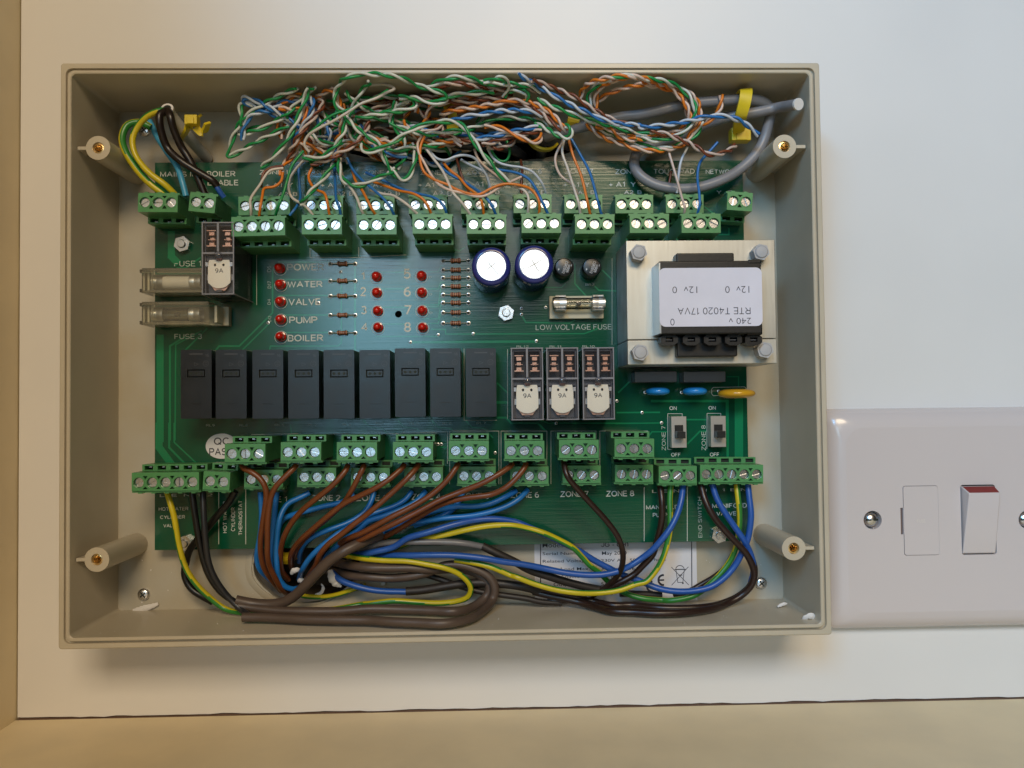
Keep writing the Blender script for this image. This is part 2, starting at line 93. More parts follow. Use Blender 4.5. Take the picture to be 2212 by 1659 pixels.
 'pairs': [['green',13,'green and white pair with a hairpin end hanging lowest at the left of the tangle',[[-52.29,93.05,27.0],[-58.38,92.17,24],[-65.33,89.42,22],[-71.58,86.24,20],[-75.56,83.01,18],[-78.54,78.4,16],[-80.5,74.25,14],[-80.77,73.05,14],[-78.14,73.97,14],[-72.57,76.57,15],[-66.77,79.16,16],[-61.78,81.2,17],[-57.35,82.96,18]]],['green',13,'green and white pair folded back on itself beside the left hairpin pair',[[-67.03,84.04,15],[-71.24,82.98,15],[-75.44,81.39,15],[-75.8,80.12,16],[-71.18,81.23,17],[-66.2,82.46,18],[-62.29,84.21,19],[-57.62,85.85,21],[-54.79,88.36,22],[-51.97,90.59,23],[-48.32,92.99,25.5],[-46.11,92.97,27.5]]],['green',13,'green and white pair falling steeply onto the left side of the ZONE 1 print',[[-48.27,93.03,28.0],[-49.49,90.47,26],[-51.27,86.71,25],[-53.31,82.15,24],[-55.61,78.09,23],[-58.18,74.78,22],[-60.77,72.5,21],[-63.89,69.98,19],[-67.7,68.22,17]]],['blue',11,'blue and white pair with a bent-over end sticking out left',[[-54.98,83.31,17],[-60.98,85.79,19],[-68.47,89.13,20],[-73.33,91.0,21],[-72.51,91.79,22],[-67.12,90.21,22],[-62.76,87.85,22],[-58.14,85.42,20],[-53.44,82.42,18],[-50.94,81.66,14]]],['orange',9,'orange pair bent over near the left of the tangle,beside the blue hairpin',[[-60.73,79.21,15],[-61.77,83.86,17],[-60.72,87.9,19],[-57.86,90.57,21],[-53.74,92.81,22],[-51.17,92.02,22]]],['brown',10,'brown and white pair hooking over and dropping in front of the left tangle',[[-46.02,90.7,22],[-43.96,90.17,22],[-45.0,87.81,22],[-47.38,84.32,23],[-49.7,81.2,23],[-52.8,77.56,23],[-55.09,74.57,21],[-57.39,72.38,18],[-58.42,69.55,16]]],['orange',9,'orange and white pair descending beside the brown pair to the ZONE 1 plug',[[-50.19,88.24,23],[-50.95,84.16,22],[-52.2,79.62,20],[-54.51,75.54,18],[-56.33,71.89,17],[-58.95,70.05,17],[-60.01,67.1,18],[-59.89,64.7,19]]],['blue',11,'short blue and white pair looped behind the upright green pair',[[-49.38,89.92,22],[-47.9,91.24,24],[-47.4,87.34,24],[-49.18,84.32,23],[-51.47,81.03,22],[-54.56,77.71,21],[-55.83,75.22,19]]],['orange',9,'bright orange pair hooking over at the top and running down the middle left',[[-46.27,92.01,22],[-43.02,93.05,24.0],[-40.07,93.04,26.0],[-38.23,90.84,25],[-37.74,87.72,25],[-37.44,82.89,24],[-38.27,79.24,21],[-39.96,77.28,19]]],['green',13,'green and white pair making the highest arc over the left of the tangle',[[-34.85,84.39,27],[-37.38,85.43,27],[-38.95,87.63,28],[-38.68,90.96,28],[-36.59,93.09,31.0],[-32.54,93.16,37.0],[-28.12,94.03,37.0],[-21.98,93.9,37.0],[-19.04,93.65,37.0],[-14.73,93.06,36.0],[-10.26,92.8,31],[-4.74,91.01,31],[0.23,89.61,30],[0.67,88.46,29],[-2.89,87.31,29],[-7.53,87.95,28],[-11.33,89.38,28],[-16.52,89.9,27]]],['green',13,'green and white pair with a cut end pointing right above the brown pairs',[[16.96,91.39,28],[10.34,90.63,29],[2.71,89.74,29],[-1.68,88.33,28],[-4.19,87.4,25]]],['green',13,'green and white pair lying in a low hook at the middle of the tangle',[[-31.9,83.3,25],[-26.12,83.7,26],[-19.99,84.98,26],[-14.11,85.75,26],[-10.77,87.29,26],[-11.27,89.11,26],[-14.44,89.76,25],[-17.24,88.43,23]]],['green',13,'green and white pair rising to a cut end at the top left of centre',[[-26.1,92.98,32.5],[-28.96,93.14,27],[-30.91,90.44,26],[-33.15,86.68,25],[-35.57,82.2,23]]],['green',9,'green and white pair arching low over the white strand crossing',[[-35.67,92.65,25],[-33.13,89.53,25],[-28.95,87.04,24],[-23.82,85.47,24],[-19.44,86.98,22],[-15.8,88.81,22],[-14.23,90.38,22]]],['green',13,'green and white pair slanting from the centre to a loop above ZONE 3',[[-36.37,84.39,27],[-34.36,81.82,27],[-31.08,78.46,27],[-27.29,75.88,27],[-23.63,73.36,26],[-22.53,69.8,25],[-20.89,66.47,24],[-18.46,63.38,23],[-16.01,61.83,22],[-13.67,63.12,22],[-12.09,67.04,22],[-11.36,71.8,21],[-12.99,75.55,20]]],['green',16,'long loose green and white pair in front,its loose ends at ZONE 6',[[-30.43,73.71,25],[-29.52,71.32,26],[-27.59,70.48,27],[-22.88,71.43,28],[-17.79,73.98,28],[-13.11,76.96,29],[-8.79,78.99,29],[-3.72,80.26,29],[1.35,80.5,29],[4.9,79.73,29],[7.66,76.9,29],[9.66,73.82,29],[12.16,69.97,29],[15.16,66.68,28],[18.19,63.1,27],[21.25,60.28,26],[23.55,58.35,25]]],['green',13,'green and white pair running level under the arched long pair',[[-20.39,81.64,23],[-15.76,80.32,23],[-11.8,78.66,24],[-7.95,77.74,24],[-2.79,78.12,24],[2.37,78.89,24],[6.22,79.48,23],[11.4,81.39,22],[15.33,83.31,21],[20.57,84.62,21],[25.01,84.34,21],[31.5,83.71,22],[35.4,82.38,22],[37.99,80.53,22]]],['green',13,'green and white pair hanging in a vertical curve near the middle',[[-18.26,90.01,23],[-19.33,85.3,23],[-19.87,82.42,23],[-17.94,79.89,22],[-15.89,77.53,22],[-14.98,74.44,21],[-15.64,70.29,20],[-18.5,67.2,18]]],['green',13,'dim green and white pair under the long loose pair',[[-21.87,72.83,22],[-17.99,72.56,22],[-13.33,73.59,22],[-8.14,74.1,22],[-3.01,74.93,21],[0.86,77.36,20],[4.78,80.33,19]]],['green',13,'green and white pair curving down to the left in front of the hole',[[-35.55,82.18,26],[-36.34,77.53,26],[-38.65,73.67,26],[-42.17,70.39,25],[-46.21,69.16,24],[-51.26,70.32,22]]],['green',13,'green and white pair ending in a tuft at the upper ZONE 2 plug',[[-40.66,68.24,21],[-42.55,64.55,22],[-44.69,61.01,24],[-46.74,58.69,24],[-48.83,56.11,25],[-50.59,53.8,24],[-52.23,53.28,23]]],['green',13,'green and white pair sagging in a U above the ZONE 3 plug',[[-38.66,69.75,22],[-38.42,65.05,22],[-37.15,61.92,22],[-33.14,59.8,23],[-29.28,60.04,23],[-26.2,61.72,23],[-21.42,63.36,24],[-18.45,65.46,23]]],['brown',10,'brown and white pair slanting up from the ZONE 2 print to the centre',[[-48.67,67.74,21],[-44.84,68.47,22],[-40.59,69.66,24],[-36.56,71.4,25],[-33.06,73.14,26],[-29.99,75.96,26],[-28.59,78.89,25],[-27.44,82.35,24]]],['brown',10,'brown and white pair running level at mid height into the white strand ring',[[-4.25,87.77,24],[-0.06,88.95,25],[6.37,88.68,25],[12.84,89.59,26],[20.55,89.57,26],[24.9,88.53,26],[30.03,86.7,26],[34.64,84.09,26],[37.69,80.7,26],[41.02,78.61,26]]],['orange',9,'orange and white pair running level from the centre into the white strand ring',[[-2.28,85.26,23],[1.15,85.93,24],[5.06,86.34,25],[11.52,86.73,26],[17.95,87.64,27],[23.09,88.67,27],[30.0,87.88,27],[34.6,85.8,27],[37.65,83.72,27],[39.93,81.12,27],[42.82,78.09,26]]],['blue',11,'blue and white pair running level below the orange one',[[1.89,82.54,24],[7.61,83.73,25],[12.78,84.13,26],[17.92,84.79,27],[23.05,85.04,27],[27.4,85.03,27],[31.55,84.61,26],[34.44,83.93,25]]],['blue',11,'long blue and white pair from the top rim slanting right to the yellow tie',[[25.38,94.36,37.0],[27.65,92.96,35.5],[31.39,93.01,31],[34.98,91.1,30],[38.77,88.78,30],[42.66,87.1,29],[47.73,84.51,29],[51.68,83.06,28],[56.78,80.98,28],[62.07,80.03,27],[68.78,79.75,27],[68.79,79.13,27],[77.34,79.68,27],[84.23,80.45,28],[91.1,81.78,29],[96.78,82.34,29],[102.75,81.55,28],[107.63,79.95,26],[112.26,77.02,24]]],['brown',10,'brown and white pair slanting down just right of the long blue pair',[[30.22,93.07,34.0],[34.97,92.95,30.5],[40.25,91.88,28],[45.35,89.54,28],[50.56,86.54,27],[55.82,83.78,26],[61.12,81.78,25],[67.78,80.54,24]]],['brown',10,'brown and white pair across the top centre under the green arc',[[-3.81,92.99,26.0],[0.28,92.99,30.5],[5.36,93.04,31.0],[10.35,93.01,28.5],[15.44,92.96,26.0],[22.4,93.09,25.0],[28.76,93.13,27.5],[33.25,92.02,25]]],['brown',10,'brown and white pair squeezed below the orange pair at centre right',[[10.23,89.57,24],[15.39,88.14,25],[21.84,88.13,25],[27.51,87.86,25],[32.65,85.5,25],[36.5,83.14,25]]],['green',13,'green and white pair of the round coil at the top right',[[51.72,87.4,24],[50.87,91.21,25],[52.97,93.01,29.0],[57.07,92.98,36.0],[61.92,93.32,37.0],[68.83,93.1,35.5],[75.61,93.07,33.5],[83.03,92.72,28],[87.22,88.72,28],[88.56,83.86,28],[87.32,80.51,27],[84.95,77.71,26],[81.14,76.05,25],[75.03,75.25,24],[68.05,76.76,23]]],['orange',9,'outer orange and white pair of the round coil at the top right',[[48.11,90.56,24],[48.65,92.98,26.5],[51.45,92.94,33.0],[57.0,93.03,36.5],[63.16,93.32,37.0],[67.26,92.97,36.5],[75.2,93.04,31.5],[81.53,91.69,27],[85.16,87.39,27],[87.04,82.87,26],[84.64,79.21,25],[79.38,77.55,24],[72.37,76.46,23],[63.89,76.53,22],[59.09,80.29,21],[53.98,81.98,20]]],['orange',9,'orange and white pair of the coil that dips lowest over the grey cable loop',[[53.91,85.72,25],[53.32,89.78,26],[54.78,93.03,27],[58.63,93.04,34.0],[64.41,93.07,37.0],[70.99,93.04,31.5],[80.41,93.13,27.0],[88.33,90.63,26],[90.54,86.32,26],[90.42,81.5,25],[88.32,78.39,24],[85.61,74.39,23],[80.03,72.7,22],[73.36,72.14,22],[66.91,73.65,21],[64.44,75.04,20],[58.02,77.52,19],[53.16,81.07,18],[51.07,83.75,18]]],['orange',9,'inner orange and white pair of the round coil,flatter than the others',[[54.22,89.35,23],[57.52,91.85,24],[62.35,92.96,26.5],[67.0,93.05,29.5],[68.46,93.08,30.0],[75.93,93.02,28.0],[83.7,91.32,25],[86.18,87.94,24],[86.93,83.96,23]]],['green',13,'green and white pair along the bottom of the round coil',[[91.84,81.85,24],[90.34,78.38,24],[87.66,75.83,23],[83.82,74.14,22],[78.29,73.0,22],[72.72,73.92,21],[67.12,76.01,20],[62.01,78.57,19],[55.55,81.07,18]]],['brown',10,'brown and white pair leaving the coil toward the yellow tie',[[72.66,77.75,26],[78.07,76.87,26],[82.62,75.14,26],[87.44,73.11,26],[90.55,71.1,26],[93.95,69.37,26],[97.68,69.95,25],[102.05,72.02,23],[105.05,74.72,20]]],['orange',9,'short orange end sticking up in front of the grey cables',[[98.66,91.29,25],[98.59,87.54,25],[97.39,85.31,24],[95.3,83.42,22],[93.48,82.09,20]]],['orange',7,'orange pair filling the lower back of the round coil',[[53.06,83.57,17],[57.02,81.14,17],[62.18,79.18,18],[68.64,78.29,19],[72.97,77.46,20],[80.03,77.4,21],[84.19,79.08,22]]],['green',13,'dark green pair across the lower back of the round coil',[[50.17,84.47,19],[56.76,82.32,19],[64.7,80.96,19],[70.08,78.93,20],[77.36,78.91,20],[83.17,77.43,20]]],['green',9,'white and green strands bent into a small ring at centre right',[[31.62,81.68,24],[36.45,78.71,25],[40.89,75.68,27],[43.36,75.08,28],[44.17,76.54,29],[43.31,78.6,29],[42.13,79.21,28]]],['orange',15,'loose orange and white pair with a hooked end above the yellow tie at centre right',[[13.49,80.07,25],[17.09,80.06,25],[20.93,78.41,26],[24.73,76.24,27],[28.55,74.42,27],[31.36,73.64,27],[33.43,74.92,27],[33.65,76.81,26]]],['blue',11,'blue and white pair behind the hooked orange pair',[[10.33,75.73,24],[17.07,77.02,24],[23.52,78.22,25],[28.7,79.25,25],[32.65,80.37,24]]],['brown',10,'brown and white pair just below the blue pair behind the hooked orange pair',[[12.63,74.23,23],[17.05,75.26,23],[22.24,76.74,24],[27.43,77.51,24],[33.93,79.06,24]]],['green',13,'green and white pair making the second arc at the top centre',[[-6.4,92.58,29],[-2.08,93.0,33.0],[3.09,93.08,36.5],[8.02,93.03,36.0],[12.94,93.14,32.0],[19.25,92.97,30.5],[22.27,93.02,31.0],[27.37,92.9,30],[31.23,92.53,29],[33.83,91.37,28]]],['green',13,'green and white pair in an upright hook under the second arc',[[13.44,92.99,33.0],[15.95,93.08,34.0],[18.43,92.94,36.5],[20.95,93.08,34.0],[22.05,92.28,29],[20.52,89.71,27]]],['green',13,'short green and white hook right of the upright hook',[[22.32,91.64,28],[26.37,91.5,29],[28.91,89.95,29],[28.47,88.92,27]]],['green',13,'green and white pair from the centre slanting to the grey cable',[[32.59,89.43,27],[36.34,86.71,28],[41.43,84.63,28],[45.37,83.44,27],[50.74,82.33,25],[58.81,81.18,23]]]],
 'singles': [['w','white strand curving over from the lower left to cross the big green arc',[[-48.76,71.5,24],[-50.31,73.52,25],[-49.05,76.28,26],[-44.81,78.41,28],[-39.55,80.6,29],[-34.33,83.29,30],[-29.28,86.59,30],[-24.24,88.37,30],[-20.08,91.06,29],[-17.91,92.47,28],[-21.45,94.83,26],[-26.96,94.98,25]]],['green','green strand running with the long curved white strand on the left',[[-48.54,77.05,26],[-44.5,80.3,27],[-39.73,83.27,28],[-36.19,84.54,28],[-32.9,85.56,28],[-28.33,87.86,28],[-23.24,90.17,28],[-20.32,92.62,27]]],['w','white strand into the left screw of the tall ZONE 1 plug,first from the left',[[-59.2,67.21,19],[-63.6,66.14,20],[-65.66,62.98,21],[-66.92,60.1,22],[-68.91,55.95,24],[-69.38,53.89,25],[-68.84,51.07,26],[-69.31,48.35,24]]],['orange','orange strand into the second screw of the tall ZONE 1 plug,first from the left',[[-59.21,65.34,20],[-59.48,61.91,21],[-61.8,59.56,22],[-64.86,58.91,23],[-65.07,55.67,25],[-65.56,51.06,26],[-66.52,48.08,24]]],['brown','brown strand looping over the ZONE 1 print',[[-59.2,68.0,19],[-63.61,67.35,19],[-65.93,65.36,20],[-66.71,61.96,20],[-67.41,60.68,18]]],['green','green strand into the third screw of the tall ZONE 1 plug,first from the left',[[-51.0,72.22,23],[-52.54,70.41,23],[-54.36,67.51,24],[-55.64,64.67,24],[-56.43,60.78,25],[-57.46,56.14,26],[-58.73,52.05,27],[-60.8,48.95,24]]],['w','white strand dropping between the ZONE 1 and ZONE 2 plugs',[[-52.41,70.12,18],[-55.06,66.4,19],[-56.64,62.97,20],[-56.67,57.98,21],[-55.65,55.89,21],[-52.08,53.53,22],[-48.85,50.7,25],[-47.43,48.49,24]]],['blue','dim blue strand close to the board between the ZONE 1 and ZONE 2 prints',[[-54.92,69.74,14],[-54.69,63.32,14],[-53.85,57.44,16],[-53.83,53.78,20],[-54.91,50.95,22],[-56.33,49.27,22]]],['orange','orange strand into the middle screw of the tall ZONE 2 plug,second from the left',[[-48.6,67.13,20],[-49.91,64.51,20],[-49.56,62.39,21],[-47.94,59.5,22],[-45.94,57.92,23],[-43.23,56.34,25],[-42.16,53.24,26],[-41.69,48.45,24]]],['blue','blue strand into the right screw of the tall ZONE 2 plug,second from the left',[[-41.78,69.93,15],[-41.16,65.07,17],[-40.35,60.27,20],[-39.05,53.74,25],[-37.98,51.43,26],[-37.66,48.43,24]]],['w','white strand into the left screw of the tall ZONE 3 plug,third from the left',[[-38.48,70.51,20],[-38.25,65.25,20],[-36.97,62.09,20],[-33.88,58.12,23],[-31.78,54.48,25],[-30.37,50.62,26],[-29.55,48.39,24]]],['orange','orange strand into the middle screw of the tall ZONE 3 plug,third from the left',[[-35.11,68.23,17],[-33.24,62.36,19],[-30.7,58.64,22],[-27.81,53.17,26],[-26.31,50.08,26],[-25.08,48.36,24]]],['blue','blue strand into the right screw of the tall ZONE 3 plug,third from the left',[[-36.49,71.12,18],[-34.26,66.58,19],[-30.58,62.05,21],[-26.04,57.81,24],[-21.96,53.66,26],[-19.69,50.56,26],[-18.8,48.46,24]]],['w','white strand into the left screw of the tall ZONE 4 plug,fourth from the left',[[-28.14,58.9,20],[-22.7,56.77,22],[-20.0,56.24,23],[-17.21,54.41,25],[-13.81,51.81,26],[-10.06,48.41,24]]],['orange','orange strand into the middle screw of the tall ZONE 4 plug,fourth from the left',[[-27.11,62.35,18],[-22.94,60.45,20],[-17.53,58.05,22],[-12.08,56.19,25],[-8.44,53.85,26],[-6.67,51.26,26],[-5.52,48.39,24]]],['blue','blue strand into the right screw of the tall ZONE 4 plug,fourth from the left',[[-29.86,66.09,17],[-21.75,61.78,19],[-16.34,58.84,21],[-10.21,56.58,23],[-4.42,54.6,25],[-1.81,52.27,26],[-0.56,50.2,26],[-0.22,48.49,24]]],['w','white strand into the left screw of the tall ZONE 5 plug,fifth from the left',[[-7.65,73.5,21],[-4.5,68.98,22],[-1.88,65.27,23],[0.5,60.01,25],[2.31,55.86,26],[5.34,52.49,26],[8.45,48.44,24]]],['orange','orange strand into the middle screw of the tall ZONE 5 plug,fifth from the left',[[-1.62,69.4,18],[0.56,66.15,20],[3.97,63.21,21],[7.11,58.97,23],[10.48,55.82,25],[11.88,54.0,26],[12.5,51.94,26],[13.01,48.41,24]]],['blue','blue strand into the right screw of the tall ZONE 5 plug,fifth from the left',[[-2.68,67.81,18],[1.06,64.3,20],[5.26,61.89,21],[8.92,58.97,23],[12.28,56.07,25],[14.31,53.73,26],[16.08,51.15,26],[17.34,48.39,24]]],['orange','long orange strand dipping across to the middle screw of the tall ZONE 6 plug',[[-7.89,76.97,24],[-9.21,73.85,24],[-9.51,68.13,24],[-8.0,63.96,24],[-4.36,61.07,25],[-0.27,59.5,25],[4.36,56.88,26],[11.01,55.16,27],[15.63,57.33,27],[19.99,58.85,27],[25.1,58.57,27],[29.75,57.28,26],[32.02,54.42,26],[32.76,51.83,26],[32.63,48.44,24]]],['wo','long pinkish white strand dipping beside the long orange strand',[[-8.92,76.97,24],[-10.36,74.63,24],[-10.0,71.25,24],[-7.97,67.34,24],[-5.7,63.17,24],[-3.09,59.51,25],[0.79,57.15,26],[5.89,55.97,26],[11.01,54.39,27],[14.33,55.02,27],[18.72,57.97,26],[22.61,60.17,25],[26.54,62.26,24]]],['w','white strand into the left screw of the tall ZONE 6 plug,sixth from the left',[[23.88,58.48,25],[27.17,57.03,26],[28.69,54.95,26],[28.86,51.85,26],[28.62,48.46,24]]],['blue','blue strand into the right screw of the tall ZONE 6 plug,sixth from the left',[[18.34,66.07,20],[25.33,64.15,22],[29.17,61.75,23],[31.41,58.33,24],[33.55,53.12,26],[36.07,48.42,24]]],['w','white strand into the left screw of the tall ZONE 7 plug,seventh from the left',[[42.31,76.38,23],[41.43,72.11,22],[43.3,65.36,23],[45.27,57.48,25],[46.67,52.23,26],[47.51,48.4,24]]],['orange','orange strand into the middle screw of the tall ZONE 7 plug,seventh from the left',[[43.46,77.29,23],[45.19,70.4,23],[47.72,63.22,24],[48.9,57.92,25],[49.83,52.66,26],[51.01,48.38,24]]],['blue','blue strand into the right screw of the tall ZONE 7 plug,seventh from the left',[[44.68,77.84,20],[48.16,71.02,21],[51.04,64.42,23],[52.52,57.91,25],[53.45,53.1,26],[55.1,48.36,24]]],['wbr','tan strand bowing left over the ZONE 7 print',[[42.13,76.92,20],[39.04,69.97,20],[40.81,63.95,20],[44.9,60.69,20],[47.38,57.5,18]]],['wbr','brown striped white strand into the left screw of the taller TOUCHPAD plug',[[79.95,73.22,21],[81.68,65.97,22],[82.96,60.15,23],[83.98,53.66,25],[84.6,50.67,26],[84.8,48.06,24]]],['blue','blue strand into the middle screw of the taller TOUCHPAD plug',[[98.28,75.49,21],[94.49,71.32,21],[91.39,67.78,22],[90.12,62.42,23],[90.16,55.45,25],[89.92,51.1,26],[89.51,48.31,24]]],['wb','pale blue-white strand over the TOUCHPAD print',[[87.37,73.99,20],[84.96,68.88,20],[84.18,63.59,19],[83.98,58.06,17]]],['brown','brown strand behind the TOUCHPAD print and grey cable',[[83.24,67.8,11],[82.44,63.01,11],[81.28,59.19,11]]],['wb','grey-white strand waving over the ZONE 4 and ZONE 5 prints',[[-8.13,77.45,21],[-7.2,74.61,20],[-4.17,70.69,19],[-0.45,69.58,20],[2.69,70.89,20],[6.1,71.4,20],[9.73,70.64,19],[11.78,68.59,17],[14.12,65.13,16],[15.66,60.32,14]]],['wbr','pale brown strand slanting under the loose green ends',[[9.73,74.46,17],[11.03,70.68,18],[13.63,67.75,18],[17.29,64.52,19],[21.43,61.05,20]]],['wb','pale blue strand hanging beside the ZONE 5 print',[[4.67,70.75,17],[8.35,68.6,17],[13.08,66.47,16],[14.64,64.34,15],[15.0,60.59,13]]],['green','thin green strand drooping in a loop left of the ZONE 6 print',[[21.4,77.83,18],[22.66,73.03,18],[21.33,70.15,17],[18.95,70.16,17],[15.81,74.18,17],[14.26,76.52,18]]],['wb','grey strand running level over the ZONE 6 print to its upper plug',[[14.5,74.66,18],[16.31,71.5,17],[18.92,69.06,18],[22.87,67.98,18],[26.83,67.43,18],[30.77,65.82,18],[34.22,62.09,17],[35.98,58.87,14]]],['brown','dark brown strand to the low ZONE 5 plug,left of the loose green ends',[[2.97,72.48,14],[3.97,68.74,13],[5.52,63.87,13],[7.6,59.81,12]]],['brown','dark brown strand to the low ZONE 6 plug,right of the loose green ends',[[26.8,71.89,13],[27.32,67.58,12],[27.0,63.51,12],[26.95,59.45,12]]]],
 'ties': {'tr': [[107.13,92.37,27],[106.15,87.54,28],[105.4,83.41,26],[107.27,81.32,17],[108.77,79.43,12]],'more': [['yellow cable tie round the pale mains sheath at the top left',3.2,[0.75,0.66,0],[[-99.81,79.96,9],[-97.22,79.71,14],[-91.97,81.12,22],[-90.91,84.11,20],[-90.89,87.29,15]],[-90.26,83.04,23,2.2,1.7,1.9],[[-89.51,81.12,22],[-87.4,79.17,21],[-85.93,80.65,22],[-84.56,81.99,24]]],['yellow cable tie mostly hidden behind the middle of the tangle',4.2,[1,0.05,0],[[0.27,92.1,16],[1.13,88.14,18],[1.87,82.81,18],[1.64,78.81,14],[1.12,78.98,6]],None,None],['yellow cable tie curving under the dark grey cable in the slot',2.6,[0.2,0,1],[[30.23,80.11,9],[32.33,77.58,10],[35.31,76.48,10],[38.65,77.06,9],[40.67,79.03,8]],None,None],['yellow tie end peeping out beside the grey cable at top right of centre',4.5,[1,0.3,0],[[47.68,88.79,13],[46.36,85.91,15],[46.01,84.72,13]],None,None],['yellow clip stuck in the hole below the board edge',3.4,[1,0,0],[[-63.14,-73.77,3],[-62.65,-75.12,6],[-62.9,-77.37,4]],None,None],['small yellow tie end beside the brown wire in the hole',1.6,[1,0,0],[[-58.44,-74.48,4],[-58.45,-75.83,4]],None,None]]},
